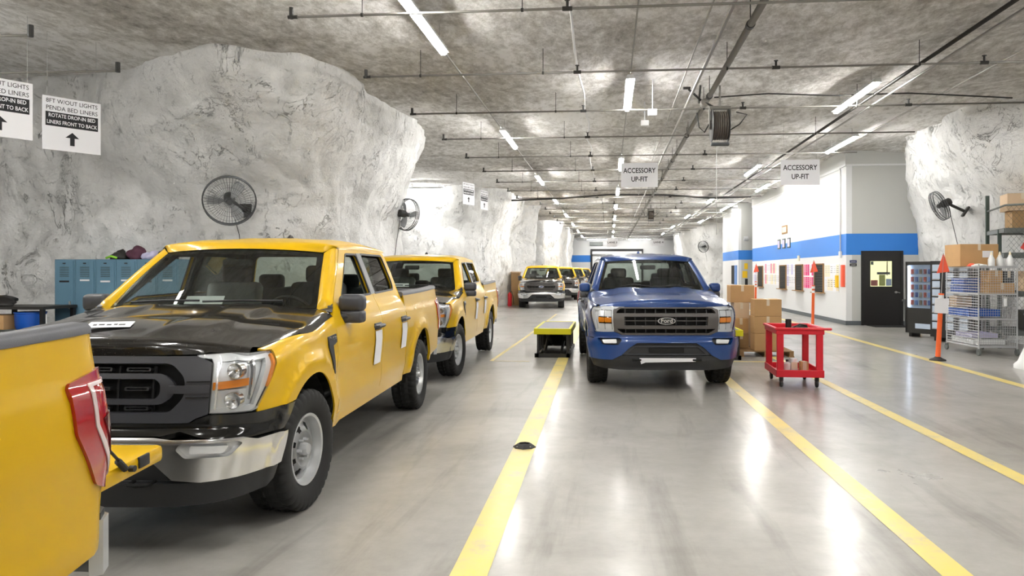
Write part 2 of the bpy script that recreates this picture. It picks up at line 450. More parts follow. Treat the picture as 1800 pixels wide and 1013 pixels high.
def wheel_meshes():
    # tyre, lathed about X; outer face towards +X
    prof = [(.235, -.105), (.262, -.125), (.31, -.138), (.355, -.140), (.385, -.132), (.400, -.118), (.405, -.10), (.407, -.06), (.408, -.058), (.408, -.022), (.408, -.018), (.408, .018), (.408, .022), (.408, .058), (.407, .06), (.405, .10), (.400, .118), (.385, .132), (.355, .140), (.31, .138), (.262, .125), (.235, .105)]
    bm = BM(); n = 216; rings = []
    for k in range(n):
        a = 2*PI*k/n; ring = []
        for j, (r, h) in enumerate(prof):
            ph = k % 6; row = j
            if r > .38:
                if abs(h) > .075: d = .011 if ph in (0, 1) else 0
                else: d = .010 if (k+int(h*90)) % 6 in (3, 4) else 0
                if .057 < abs(h) < .07: d = .012
                if abs(h) < .021 and abs(h) > .017: d = .008
                r -= d
            ring.append(bm.verts.new((h, r*math.cos(a), r*math.sin(a))))
        rings.append(ring)
    for k in range(n):
        A, B = rings[k], rings[(k+1) % n]
        for j in range(len(prof)-1): bm.faces.new((A[j], A[j+1], B[j+1], B[j]))
    t = obj('tire', bm, 'rubber', None, angle=35); tm = t.data; bpy.data.objects.remove(t)
    # steel rim: dish with oval windows
    bm = BM(); n = 96
    def disc(r): return .055+.035*ss(.19, .12, r)-.02*ss(.12, .08, r)
    rs = [.05, .075, .10, .118, .132, .150, .168, .182, .196, .21]
    rings = [[bm.verts.new((disc(r), r*math.cos(2*PI*k/n), r*math.sin(2*PI*k/n))) for k in range(n)] for r in rs]
    for i in range(len(rs)-1):
        for k in range(n):
            if rs[i] >= .132 and rs[i+1] <= .182+1e-6 and 3 <= k % 12 <= 8 and not (k % 12 in (3, 8) and (rs[i] < .14 or rs[i+1] > .175)): continue
            bm.faces.new((rings[i][k], rings[i+1][k], rings[i+1][(k+1) % n], rings[i][(k+1) % n]))
    bm.faces.new(rings[0])
    g = bmesh.ops.solidify(bm, geom=bm.faces[:], thickness=.012)
    lathe(bm, [(.205, .05), (.214, .075), (.222, .112), (.240, .116), (.243, .104), (.232, .09), (.222, -.10), (.205, -.08)], 'X', n=64, closed=True)
    lathe(bm, [(.001, .125), (.035, .122), (.042, .10), (.044, .06)], 'X', n=24)
    for k in range(6):
        a = 2*PI*k/6; lathe(bm, [(.0005, .102), (.010, .10), (.011, .07)], 'X', c=(0, .068*math.cos(a), .068*math.sin(a)), n=8)
    t = obj('rim', bm, 'silver', None, angle=35); rm = t.data; bpy.data.objects.remove(t)
    bm = BM(); lathe(bm, [(.001, .02), (.19, .02), (.19, -.02), (.001, -.02)], 'X', n=32)
    t = obj('brake_disc', bm, 'pipe_dark', None, angle=35); dm = t.data; bpy.data.objects.remove(t)
    return tm, rm, dm
WM = wheel_meshes()
def rounded(bm, c, s, bev): box(bm, c, s, bev, seg=3)

def make_truck(style):
    """local frame: x across, y from nose (-) to tail (+), z up; origin on the floor under the front axle"""
    body = 'blue_paint' if style == 'lariat' else 'yellow_paint'
    hoodm = body if style == 'lariat' else 'dusty_black_paint'
    fasc = body if style == 'lariat' else 'black_gloss'
    T = thing('pickup_truck')
    A = .505; ZC = .42
    # --- front fenders
    hl_r = [(sl(-.57), 1.140), (sl(-.58), 1.06), (sl(-.65), .94), (sl(-.72), .815)]
    HI = .70 if style == 'lariat' else .745      # rear edge of the headlight
    S = lambda l: S0+.10+l
    pts = [(a+.005, b) for a, b in hl_r[::-1]]
    pts = [(sl(-.72)+.006, .79)]+[(a+.006, b) for a, b in hl_r[::-1]]+[(sl(-.57)+.006, 1.155), (sl(-.62), 1.16)]
    for l in (-.66, -.6, -.5, -.4, -.3, -.2, -.1, 0, .1, .2, .3, .4, .5, .585): pts.append((sl(l), zs(sl(l), outline(sl(l))[1])+seam(l)-.004))
    pts += [(S(.575), 1.25), (S(.555), 1.1), (S(.555), .50), (S(math.sqrt(A*A-.08**2)), .50)]
    pts += [(S(A*math.cos(R(a))), ZC+A*math.sin(R(a))) for a in range(12, 132, 6)]
    ab = math.degrees(math.asin((.80-ZC)/A)); pts.append((S(-A*math.cos(R(ab))), .80))
    for o in both('front_fender', skin, pts, body, T, step=(.035, .045)): pass
    # --- doors
    fd = [(.563, .535), (1.925, .535), (1.925, 1.345), (1.925, 1.812), (1.385, 1.808), (.70, 1.345), (.585, 1.27), (.563, 1.1)]
    fw = rnd([(.88, 1.345), (1.06, 1.350), (1.16, 1.395), (1.855, 1.405), (1.83, 1.768), (1.50, 1.765)], .035)
    rd = [(1.932, .535), (2.93-.0, .535), (2.93, .535), (2.93, 1.36), (2.90, 1.60), (2.86, 1.812), (1.932, 1.812), (1.932, 1.345)]
    A2 = .52
    rd = [(1.932, .535), (2.93, .535)]+[(2.935, 1.0), (2.935, 1.36), (2.915, 1.60), (2.87, 1.79), (2.84, 1.812), (1.932, 1.812), (1.932, 1.345)]
    rw = rnd([(2.00, 1.408), (2.74, 1.425), (2.79, 1.48), (2.745, 1.775), (1.97, 1.775)], .04)
    for nm, dp, wp, hy, tagz in (('front_door', fd, fw, 1.73, .30), ('rear_door', rd, rw, 2.78, .26)):
        ds = both(nm, side, dp, body, T, holes=[wp[::-1]], step=(.07, .04), thick=.025)
        k = 0
        for mi in (False, True):
            d = ds[mi]; sg = -1 if mi else 1
            opened = (nm == 'front_door')
            if not (nm == 'front_door' and style == 'work'): panel('window_glass', side, [(a, b) for a, b in wp], 'side_glass', d, step=(.12, .06), thick=.003, off=-.02, mirror=mi)
            panel('window_seal', side, [(a+(a-sum(p[0] for p in wp)/len(wp))*.015, b+(b-1.59)*.05) for a, b in wp], 'black_plastic', d, holes=[[(a-(a-sum(p[0] for p in wp)/len(wp))*.025, b-(b-1.59)*.05) for a, b in wp][::-1]], step=(.1, .05), thick=.012, off=.004, mirror=mi)
            il = [(min(max(a, .60), 2.92), b) for a, b in dp if b < 1.5]
            panel('inner_trim', side, dp, 'trim_interior', d, holes=[wp[::-1]], step=(.1, .05), thick=.01, off=-.045, mirror=mi)
            bm = BM(); p = side(hy, 1.115); tube(bm, [(p.x-.01, hy-.11, 1.115), (p.x+.035, hy-.10, 1.117), (p.x+.045, hy, 1.12), (p.x+.035, hy+.10, 1.117), (p.x-.01, hy+.11, 1.115)], [.014, .017, .018, .017, .014], 8)
            box(bm, (p.x+.002, hy, 1.115), (.02, .22, .062), .009)
            if mi: bmesh.ops.scale(bm, vec=(-1, 1, 1), verts=bm.verts)
            obj('door_handle', bm, 'grey_plastic', d, angle=40)
            if style == 'work':
                w2 = .12; tg = panel('paper_tag', side, [(hy-w2, 1.075-tagz), (hy+w2-.02, 1.075-tagz), (hy+w2-.02, 1.075), (hy-w2, 1.075)], 'white_paper', d, step=.1, thick=.002, off=.012, mirror=mi)
    # grey pillar strip between the windows
    both('pillar_trim', side, [(1.86, 1.40), (1.99, 1.405), (1.965, 1.78), (1.835, 1.78)], 'satin_grey', T, step=.06, thick=.004, off=.006)
    both('rocker_panel', side, [(.53, .44), (2.955, .44), (2.955, .53), (.53, .53)], body, T, step=(.2, .03), thick=.02, off=-.006)
    # --- A pillars, rear pillar
    for mi in (False, True):
        bm = BM(); sg = -1 if mi else 1; rows = []
        for i in range(17):
            v = i/16; a = wspt(1.0, v); t = (.67+.695*v, 1.335+.470*v); b = side(*t); b2 = side(t[0], t[1]); 
            row = []
            nrm = (b-a).cross(Vector((0, .72, .5))).normalized()
            if nrm.x < 0: nrm = -nrm
            for k in range(7):
                u = k/6; p = a.lerp(b, u)+nrm*.030*math.sin(PI*u)**.8; row.append(bm.verts.new((p.x*sg, p.y, p.z)))
            q = b-Vector((.04, 0, 0)); row.append(bm.verts.new((q.x*sg, q.y, q.z)))
            rows.append(row)
        for i in range(16):
            for k in range(7): bm.faces.new((rows[i][k], rows[i][k+1], rows[i+1][k+1], rows[i+1][k]))
        pl_ = obj('windscreen_pillar', bm, body, T, angle=50, face=(sg, -.3, .3))
        bm = BM(); rr = []
        for i in range(9):
            v = i/8; a = wspt(1.0, v); b = side(.67+.695*v, 1.335+.470*v); ii = Vector((-.02, .03, -.02)); rr.append([bm.verts.new(((p+ii).x*sg, (p+ii).y, (p+ii).z)) for p in (a, a.lerp(b, .5), b)])
        for i in range(8):
            for k in range(2): bm.faces.new((rr[i][k], rr[i][k+1], rr[i+1][k+1], rr[i+1][k]))
        obj('pillar_trim', bm, 'trim_interior', pl_, smooth=True)
        # cowl corner between hood, fender and pillar
        bm = BM(); sgm = sg
        a, b = FE(.585), side(.60, 1.30); c, d = wspt(1, 0)+Vector((0, .02, -.01)), side(.69, 1.34)
        g = [[a.lerp(b, i/4).lerp(c.lerp(d, i/4), j/4) for i in range(5)] for j in range(5)]
        V = [[bm.verts.new((p.x*sg, p.y, p.z)) for p in r_] for r_ in g]
        for j in range(4):
            for i in range(4): bm.faces.new((V[j][i], V[j][i+1], V[j+1][i+1], V[j+1][i]))
        obj('cowl_corner', bm, 'black_plastic', T, smooth=True)
    # --- roof
    def roof(u, v):
        l = (1.225+.12*u*u)*(1-v)+2.90*v
        zc = tab([(1.2, 1.855), (1.45, 1.895), (1.9, 1.925), (2.4, 1.92), (2.9, 1.88)], l); ph = u*PI/2
        s_, c_ = math.sin(ph), math.cos(ph); x = .757*math.copysign(abs(s_)**(2/2.9), s_); h = max(0, c_)**(2/2.9)
        z = 1.805+(zc-1.805)*h - (.006 if .12 < abs(u) < .34 and v > .12 else 0)
        return Vector((x, l, z))
    bm = BM(); V = [[bm.verts.new(roof(-1+2*i/48, j/24)) for i in range(49)] for j in range(25)]
    pre = []
    for f_ in (0, .3, .6, .85):
        rw_ = []
        for i in range(49):
            p = roof(-1+2*i/48, 0); q = wspt(max(-1.0, min(1.0, p.x/.675)), 1.0)+Vector((0, -.004, .006)); m_ = p.lerp(q, .5)+Vector((0, -.010, .010))
            if abs(p.x) > .675:
                f2 = min(1, (abs(p.x)-.675)/.082); pa = wspt(1, 1); pb = side(1.365, 1.805); q = pa.lerp(pb, f2)+Vector((.004*f2, -.004, .012)); q.x = math.copysign(q.x, p.x); m_ = p.lerp(q, .5)+Vector((0, -.008, .010))*(1-f2)
            rw_.append(bm.verts.new(q*(1-f_)**2+m_*2*f_*(1-f_)+p*f_*f_))
        pre.append(rw_)
    V = pre+V
    for j in range(28):
        for i in range(48): bm.faces.new((V[j][i], V[j][i+1], V[j+1][i+1], V[j+1][i]))
    obj('roof', bm, body, T, smooth=True, face=(0, 0, 1))
    bm = BM(); V = [[bm.verts.new(roof(-1+2*i/24, j/8)-Vector((0, 0, .045))) for i in range(1, 24)] for j in range(9)]
    for j in range(8):
        for i in range(22): bm.faces.new((V[j][i], V[j][i+1], V[j+1][i+1], V[j+1][i]))
    obj('headliner', bm, 'trim_interior', T, smooth=True)
    # --- back of the cab with window
    cb = lambda x, z: Vector((x, 2.935-.05*ss(1.3, 1.85, z)-.02*(x/.8)**2, z))
    w_ = lambda z: tab(WT, z)-.005
    outer = [(-w_(z), z) for z in (.6, .8, 1.0, 1.2, 1.31, 1.4, 1.5, 1.6, 1.7, 1.8)]; outer = [(a, b) for a, b in outer]+[(-.68, 1.86), (-.4, 1.885), (.4, 1.885), (.68, 1.86)]+[(-a, b) for a, b in outer[::-1]]
    rwp = rnd([(-.66, 1.42), (.66, 1.42), (.60, 1.77), (-.60, 1.77)], .05)
    cbk = panel('cab_back', lambda x, z: cb(-x, z), outer[::-1], body, T, holes=[rwp[::-1]], step=.15, thick=.03)
    panel('rear_window', lambda x, z: cb(-x, z), rwp, 'windscreen', cbk, step=.2, thick=.004, off=-.01)
    # --- windscreen with black border
    wo = rnd([(-1, .0), (1, .0), (.99, .985), (-.99, .985)], .03); wi = rnd([(-.955, .05), (.955, .05), (.93, .93), (.25, .93), (.20, .90), (-.20, .90), (-.25, .93), (-.93, .93)], .04)
    ws = panel('windscreen', wspt, wo, 'windscreen', T, step=(.1, .12), thick=.005, off=.004)
    panel('black_border', wspt, wo, 'black_gloss', ws, holes=[wi[::-1]], step=(.1, .12), thick=.003, off=-.002)
    if style != 'lariat':
        bm = BM(); q = wspt(-.12, .0)
        tube(bm, [wspt(-.70, .03)+Vector((0, -.02, .03)), wspt(-.35, .045)+Vector((0, -.01, .03)), wspt(.0, .06)+Vector((0, -.01, .02))], .009, 6)
        tube(bm, [wspt(.05, .03)+Vector((0, -.02, .03)), wspt(.38, .045)+Vector((0, -.01, .03)), wspt(.72, .07)+Vector((0, -.01, .02))], .009, 6)
    else:
        bm = BM()
        tube(bm, [wspt(-.62, .03)+Vector((0, -.02, .03)), wspt(-.35, .09)+Vector((0, -.01, .03)), wspt(.0, .03)+Vector((0, -.01, .02))], .008, 6)
        tube(bm, [wspt(.0, .02)+Vector((0, -.02, .03)), wspt(.45, .04)+Vector((0, -.01, .03)), wspt(.80, .03)+Vector((0, -.01, .02))], .008, 6)
    obj('wiper', bm, 'black_plastic', T, smooth=True)
    cw = lambda u, v: wspt(u, 0).lerp(Vector((FE(.585).x*u, .585-.20*(1-u*u)-.015, FE(.585).z+.04*(1-u*u)-.022)), 1-v)
    panel('cowl', cw, [(-1, -.1), (1, -.1), (1, 1.05), (-1, 1.05)], 'black_plastic', T, step=(.1, .5), thick=.02, off=-.004)
    # --- hood
    def hood(u, l, extra=0):
        e = FE(max(l, -.66)); bow = .215
        return Vector((e.x*u*.997, e.y-bow*(1-u*u)*(1 if l > -.5 else 1)-.0, e.z+hood_h(u, l)-.002))
    bm = BM(); NU = 56; rows = []
    for i in range(31):
        l = .58-(.58+.66)*i/30; q_ = [skin(sl(l), zs(sl(l), outline(sl(l))[1])+QH+(seam(l)-QH)*k/4) for k in (1, 2, 3, 4)] if l > -.655 else [hood(1, l)+Vector((.0005*k, 0, 0)) for k in (1, 2, 3, 4)]; rows.append([Vector((-p.x, p.y, p.z)) for p in q_[::-1]]+[hood(-1+2*k/NU, l) for k in range(NU+1)]+q_)
    NU += 8; base = rows[-1]
    for a in (18, 38, 60, 82):
        rows.append([p+Vector((0, -.055*math.sin(R(a)), -.055*(1-math.cos(R(a)))-.0)) for p in base])
    last = rows[-1]
    def lipz(x): return 1.135+.022*ss(.62, .76, abs(x))
    for f in (.35, .7, 1.0): rows.append([Vector((p.x, p.y-.004*f, p.z+(min(lipz(p.x), p.z-.003)-p.z)*f)) for p in last])
    rows.append([Vector((p.x, p.y+.05, p.z)) for p in rows[-1]])
    V = [[bm.verts.new(p) for p in r_] for r_ in rows]
    for j in range(len(V)-1):
        for i in range(NU): bm.faces.new((V[j][i], V[j][i+1], V[j+1][i+1], V[j+1][i]))
    hd = obj('hood', bm, hoodm, T, angle=48, face=(0, 0, 1))
    # --- front end
    gb = 1.088
    FR = skin
    hl = [(HI, .812), (sl(-.75), .805)]+hl_r[::-1][:]+[(sl(-.60), 1.152), (.84, 1.148), (.66, 1.140), (.66, 1.128), (HI-.01, 1.118), (HI, 1.09)]
    if style == 'lariat': hl = [(HI, .80), (sl(-.75), .80)]+hl_r[::-1]+[(sl(-.60), 1.152), (.84, 1.148), (.55, 1.140), (.56, 1.122), (HI-.01, 1.118), (HI, 1.09)]
    so = sl(-.62)
    for mi in (False, True):
        h = panel('headlight', FR, hl, 'lamp_silver', T, step=.03, thick=.04, off=-.055, mirror=mi)
        panel('lens', FR, hl, 'clear_lens', h, step=.03, thick=.05, off=.004, mirror=mi)
        def sub(nm, poly, m, off, **k): return panel(nm, FR, poly, m, h, step=.03, off=off, mirror=mi, **k)
        sub('bezel', hl, 'lamp_silver' if style != 'lariat' else 'lamp_silver', -.02, holes=[[(HI+.02, .835), (sl(-.73), .835), (sl(-.64), 1.115), (HI+.02, 1.10)][::-1]], thick=.03)
        if style == 'lariat':
            sub('lamp_surround', [(.712, .825), (.935, .825), (.935, 1.10), (.712, 1.10)], 'black_gloss', -.03, thick=.02)
            for zz, mm, hh in ((.873, 'lamp_silver', .038), (.963, 'amber', .034), (1.052, 'lamp_silver', .040)):
                for sx in (.772, .876): sub('amber_reflector' if mm == 'amber' else 'reflector', rnd([(sx-.047, zz-hh), (sx+.047, zz-hh), (sx+.047, zz+hh), (sx-.047, zz+hh)], .01), mm, -.012, thick=.02)
        else:
            sub('amber_reflector', [(HI+.005, .940), (.95, .955), (.95, 1.0), (HI+.005, .985)], 'amber', -.012, thick=.03)
            sub('side_marker', [(sl(-.655), .93), (sl(-.64), .93), (sl(-.585), 1.06), (sl(-.58), 1.13), (sl(-.60), 1.13), (sl(-.605), 1.06)], 'amber', -.004, thick=.02)
            for zz, rr_ in ((1.045, .042), (.88, .045)):
                bm = BM(); p = FR(.87, zz)
                M = Matrix.Translation((p.x*(-1 if mi else 1), p.y+.02, p.z))
                lathe(bm, [(.002, -.00), (rr_*.4, -.004), (rr_*.45, -.018), (rr_*.8, -.03), (rr_, -.045), (rr_*1.06, -.045), (rr_*1.06, .01)], 'Y', n=20)
                bmesh.ops.transform(bm, matrix=M, verts=bm.verts); obj('reflector', bm, 'chrome', h, angle=40)
                sub('reflector_frame', [(.77, zz-.055), (.94, zz-.055), (.95, zz+.055), (.77, zz+.055)], 'lamp_silver', -.03, thick=.01, holes=[arc(.87, zz, rr_, 0, 345, 16)[::-1]])
            sub('lamp_divider', [(HI+.02, .83), (HI+.032, .83), (HI+.032, 1.10), (HI+.02, 1.10)], 'chrome', -.008, thick=.03)
            sub('lamp_divider', [(.965, .87), (.98, .90), (.99, 1.11), (.975, 1.11)], 'chrome', -.008, thick=.03)
    # grille
    gm = 'grey_plastic' if style == 'work' else mat('grille_bronze', (84, 80, 78), .4, metal=.2) and 'grille_bronze'
    g1 = HI-.006; GO = [(-g1, 1.095), (-g1, .81), (-g1+.06, .79), (-g1+.10, .765), (g1-.10, .765), (g1-.06, .79), (g1, .81), (g1, 1.095), (g1-.08, 1.132), (-g1+.08, 1.132)]
    GI = rnd([(-.61, 1.01), (-.61, .91), (-.53, .82), (.53, .82), (.61, .91), (.61, 1.01), (.53, 1.092), (-.53, 1.092)], .04)
    if style == 'lariat': GI = rnd([(-.655, 1.07), (-.655, .84), (-.58, .79), (.58, .79), (.655, .84), (.655, 1.07), (.61, 1.115), (-.61, 1.115)], .02)
    def fr2(x, z):
        p = skin(abs(x), z); return Vector((math.copysign(p.x, x) if x else 0, p.y, p.z))
    g = panel('grille', fr2, GO, gm, T, holes=[GI[::-1]], step=.04, thick=.05, off=.012)
    panel('grille_backing', fr2, [(-.69, .77), (.69, .77), (.69, 1.13), (-.69, 1.13)], 'dark', g, step=.1, thick=.01, off=-.11)
    def bar(x0, x1, z0, z1, off=-.01, m=gm, th=.03, nm='grille_bar', bev=0, holes=()): return panel(nm, fr2, rnd([(x0, z0), (x1, z0), (x1, z1), (x0, z1)], min(.012, (z1-z0)*.3)), m, g, step=.06, thick=th, off=off, holes=holes)
    if style == 'work':
        I1 = rnd([(-.55, .985), (-.55, .92), (-.48, .865), (.48, .865), (.55, .92), (.55, .985), (.48, 1.04), (-.48, 1.04)], .03)
        I2 = rnd([(-.47, .98), (-.47, .925), (-.44, .895), (.44, .895), (.47, .925), (.47, .98), (.44, 1.01), (-.44, 1.01)], .02)
        panel('grille_ring', fr2, I1, gm, g, holes=[I2[::-1]], step=.05, thick=.03, off=-.004)
        for s_ in (-1, 1):
            a, b = sorted((s_*.51, s_*g1)); bar(a, b, .93, .972, .018, gm, .05)
            a, b = sorted((s_*.62, s_*g1)); bar(a, b, .990, .995, .022, 'dark', .01, 'shut_line'); bar(a, b, .906, .911, .022, 'dark', .01, 'shut_line')
        for zz in (1.064, .952, .842):
            for cx in (-.33, -.11, .11, .33):
                if zz == .932 and abs(cx) < .2 and False: continue
                panel('grille_slot', fr2, rnd([(cx-.07, zz-.011), (cx+.07, zz-.011), (cx+.07, zz+.011), (cx-.07, zz+.011)], .01), 'black_plastic', g, holes=[rnd([(cx-.058, zz-.005), (cx+.058, zz-.005), (cx+.058, zz+.005), (cx-.058, zz+.005)], .004)[::-1]], step=.06, thick=.03, off=-.02)
        for cx in (-.4, -.2, 0, .2, .4): bar(cx-.006, cx+.006, .82, 1.09, -.06, 'black_plastic', .02)
    else:
        for zz, hh in ((1.035, .028), (.875, .028)): bar(-g1, g1, zz-hh/1, zz+hh*.6, .014, gm, .04)
        bar(-.66, .66, .948, .960, .0, gm, .03)
        if style == 'lariat':
            for s_ in (-1, 1): a, b = sorted((s_*.55, s_*g1)); bar(a, b, .855, 1.045, .016, gm, .05)
        for k in range(-4, 5): bar(k*.135-.006, k*.135+.006, .79, 1.115, -.012, 'black_plastic', .03)
    # maker's oval
    if style != 'work':
        bm = BM(); p = fr2(0, .955); prism(bm, [(.118*math.cos(a*PI/24), .048*math.sin(a*PI/24)) for a in range(48)], 0, .03, XZ)
        em = obj('emblem', bm, 'chrome', T, angle=40); em.location = (0, p.y-.022, .955)
        bm = BM(); prism(bm, [(.108*math.cos(a*PI/24), .040*math.sin(a*PI/24)) for a in range(48)], .03, .034, XZ); obj('emblem_field', bm, 'black_plastic' if style == 'lariat' else 'blue_paint', em)
        t_ = text('Ford', .075, 'chrome', (0, -.036, .002), parent=em, w=.15, bold=.0015)
    # fascia strip under the lamps, bumper, valance
    fa = [(0, .748), (.50, .748), (.60, .77), (.72, .735), (sl(-.75), .715), (S(-.50), .715), (S(-.44), .755), (S(-.355), .795), (sl(-.70), .795), (sl(-.75), .795), (HI, .805), (HI-.06, .785), (HI-.10, .762), (0, .760)]
    ful = lambda P_: P_+[(-a, b) for a, b in P_[::-1] if a > 1e-6]
    def frf(x, z):
        p = skin(abs(x), z); return Vector((math.copysign(p.x, x) if x else 0, p.y, p.z))
    DZ = 0 if style == 'lariat' else -.055
    dn = lambda P_: [(a, b+DZ) for a, b in P_]
    bot = dn(fa[:7]); top = fa[7:]
    full = [(-a, b) for a, b in bot[::-1]]+bot[1:]+top+[(-a, b) for a, b in top[::-1][1:]]
    panel('fascia', frf, full, fasc, T, step=(.04, .02), thick=.06, off=.006)
    bc = 'chrome' if style != 'lariat' else body
    fog = [(.62, .675), (.66, .648), (.86, .648), (.90, .672), (.90, .69), (.62, .705)]
    fogh = rnd([(.60, .682), (.65, .635), (.87, .635), (.93, .700), (.90, .712), (.62, .712)], .012)
    bb = [(0, .672), (.40, .672), (.50, .60), (.60, .515), (.75, .500), (S(-.52), .520), (S(-.505), .60), (S(-.50), .705), (sl(-.72), .705), (.93, .725), (.58, .727), (.48, .735), (0, .735)]
    if style == 'lariat': bb = [(0, .66), (.40, .66), (.50, .60), (.62, .50), (.75, .44), (S(-.52), .44), (S(-.505), .60), (S(-.50), .705), (sl(-.72), .705), (.93, .725), (.58, .727), (.48, .735), (0, .735)]
    fogh = dn(fogh); bb = dn(bb); n_ = 8; bot, top = bb[:n_], bb[n_:]
    full = [(-a, b) for a, b in bot[::-1]]+bot[1:]+top+[(-a, b) for a, b in top[::-1][1:]]
    bp = panel('front_bumper', frf, full, bc, T, holes=[fogh[::-1], [(-a, b) for a, b in fogh]], step=(.03, .02), thick=.05, off=.035)
    for mi in (False, True):
        fh = panel('fog_lamp', FR, fogh, 'black_plastic' if style == 'lariat' else 'silver', bp, step=.04, thick=.02, off=-.01, mirror=mi)
        # depth limit: lamp faces ride on the housing as its own mesh
        panel('fog_lamp_lens', FR, rnd(dn([(.67, .655), (.84, .652), (.865, .69), (.67, .70)]), .012), 'lamp_silver', bp, step=.03, thick=.03, off=.022, mirror=mi)
    # lower grille in the bumper opening
    lg = [(-.40, .665), (-.49, .60), (-.60, .51), (.60, .51), (.49, .60), (.40, .665)]
    panel('lower_grille', frf, dn([(-.56, .50), (.56, .50), (.44, .67), (-.44, .67)]), 'black_plastic', T, step=.06, thick=.02, off=-.02)
    if style == 'lariat':
        panel('lower_grille_frame', frf, [(-.62, .50), (.62, .50), (.46, .625), (-.46, .625)], 'grey_plastic', T, holes=[[(-.54, .515), (.54, .515), (.43, .605), (-.43, .605)][::-1]], step=.06, thick=.03, off=.0)
        panel('protective_film', frf, [(-.36, .395), (-.30, .415), (.40, .425), (.40, .465), (-.38, .465)], 'white_paper', T, step=.08, thick=.004, off=.045)
    panel('lower_grille_opening', frf, rnd(dn([(-.24, .53), (.24, .53), (.24, .60), (-.24, .60)]), .01), 'dark', T, step=.06, thick=.01, off=-.008)
    va = [(0, .30), (.60, .30), (S(-.60), .335), (S(-.54), .37), (S(-.52), .515+DZ), (.75, .495+DZ), (.62, .495+DZ), (0, .49+DZ)]
    bot, top = va[:5], va[5:]
    full = [(-a, b) for a, b in bot[::-1]]+bot[1:]+top+[(-a, b) for a, b in top[::-1][1:]]
    panel('valance', frf, full, 'black_plastic', T, step=(.04, .04), thick=.05, off=.018)
    for s_ in (-1, 1):
        bm = BM(); p = frf(s_*.42, .44); tube(bm, [(p.x-.06, p.y+.02, .44), (p.x-.05, p.y-.05, .44), (p.x, p.y-.065, .44), (p.x+.05, p.y-.05, .44), (p.x+.06, p.y+.02, .44)], .012, 8); obj('tow_hook', bm, 'dark', T, smooth=True)
    # --- fender badge
    for mi in (False, True):
        b_ = panel('fender_vent', side, [(.34, 1.135), (.335, 1.06), (.45, .86), (.475, .85), (.49, .86), (.435, 1.065), (.52, 1.085), (.52, 1.145)], 'black_plastic', T, step=.05, thick=.015, off=.010, mirror=mi)
        p = side(.43, 1.11); t_ = text('F-150', .035, 'chrome', ((p.x+.012)*(-1 if mi else 1), .432, 1.118), rot=(R(90), 0, R(-90 if mi else 90)), parent=b_, w=.14, bold=.001)
    # --- mirrors
    for sg in (-1, 1):
        mw = .20 if style == 'work' else .165
        bm = BM(); box(bm, (1.035*sg-(.20-mw)*.4*sg, .86, 1.365), (mw, .15, .135), .04, seg=3); m1 = obj('door_mirror', bm, 'grey_plastic' if style != 'lariat' else 'blue_paint', T, angle=60)
        bm = BM(); box(bm, (1.025*sg-(.20-mw)*.4*sg, .865, 1.255), (mw+.005, .14, .10), .025, seg=3); obj('mirror_base', bm, 'grey_plastic', m1, angle=60)
        bm = BM(); tube(bm, [(.93*sg, .80, 1.26), (1.02*sg, .84, 1.25)], .04, 10); obj('mirror_arm', bm, 'black_plastic', m1, smooth=True)
        bm = BM(); prism(bm, [(.66, 1.24), (.84, 1.24), (.845, 1.37), (.80, 1.40)], .0, .03, YZ); bmesh.ops.translate(bm, vec=(.905, 0, 0), verts=bm.verts); 
        for v in bm.verts: v.co.x -= (v.co.z-1.24)*.22-.0
        if sg < 0: bmesh.ops.scale(bm, vec=(-1, 1, 1), verts=bm.verts)
        obj('mirror_sail', bm, 'black_plastic', m1)
        bm = BM(); box(bm, (1.035*sg, .936, 1.365), (.16, .006, .10), .002); obj('mirror_glass', bm, 'chrome', m1)
    # --- bed
    A3 = .53
    bd = [(2.952, .50)]+[(3.69-A3*math.cos(R(a)), ZC+A3*math.sin(R(a))) for a in range(9, 176, 6)]+[(4.30, .53), (4.84, .60)]
    sr = SREAR-S0-.10
    bd += [(sr+.157, .61), (sr+.23, .62), (sr+.23, 1.385), (sr+.10, 1.397), (sr, 1.406), (4.5, 1.395), (4.1, 1.385), (3.6, 1.378), (2.952, 1.375)]
    both('bed_side', side, bd, body, T, step=(.05, .045), thick=.03)
    def rail(bm):
        rows = []
        for i in range(21):
            l = 2.955+(4.885-2.955)*i/20; x = side(min(l, 4.88), 1.385).x
            zt = 1.375+.033*((l-2.95)/1.9)**2
            rows.append([bm.verts.new(p) for p in [(x+.006, l, zt-.020), (x+.004, l, zt+.002), (x-.012, l, zt+.018), (x-.075, l, zt+.020), (x-.085, l, zt+.012), (x-.086, l, zt-.06)]])
        for i in range(20):
            for k in range(5): bm.faces.new((rows[i][k], rows[i][k+1], rows[i+1][k+1], rows[i+1][k]))
        bm.faces.new(rows[0]); bm.faces.new(rows[-1])
    bothbm('rail_cap', rail, 'rail_cap', T, angle=60)
    bm = BM()
    for sg in (-1, 1): bx(bm, sg*.80, sg*.845, 2.97, 4.88, .80, 1.40, .01)
    for sg in (-1, 1): bx(bm, sg*.55, sg*.82, 3.25, 4.13, .80, 1.02, .04)
    bx(bm, -.83, .83, 2.97, 3.02, .80, 1.38, .01); bx(bm, -.83, .83, 2.97, 4.90, .76, .80)
    for k in range(-7, 8): bx(bm, k*.11-.02, k*.11+.02, 3.02, 4.88, .80, .812)
    obj('bed_liner', bm, 'black_plastic', T)
    tgo = bpy.data.objects.new('tailgate', None)
    bm = BM(); box(bm, (0, .045, .285), (1.56, .075, .57), .018); box(bm, (0, .086, .29), (1.2, .02, .30), .009); tgo = obj('tailgate', bm, body, T, angle=40); tgo.location = (0, 4.86, .80)
    bm = BM(); box(bm, (0, .045, .572), (1.50, .07, .022), .008); obj('tailgate_cap', bm, 'rail_cap', tgo, angle=40)
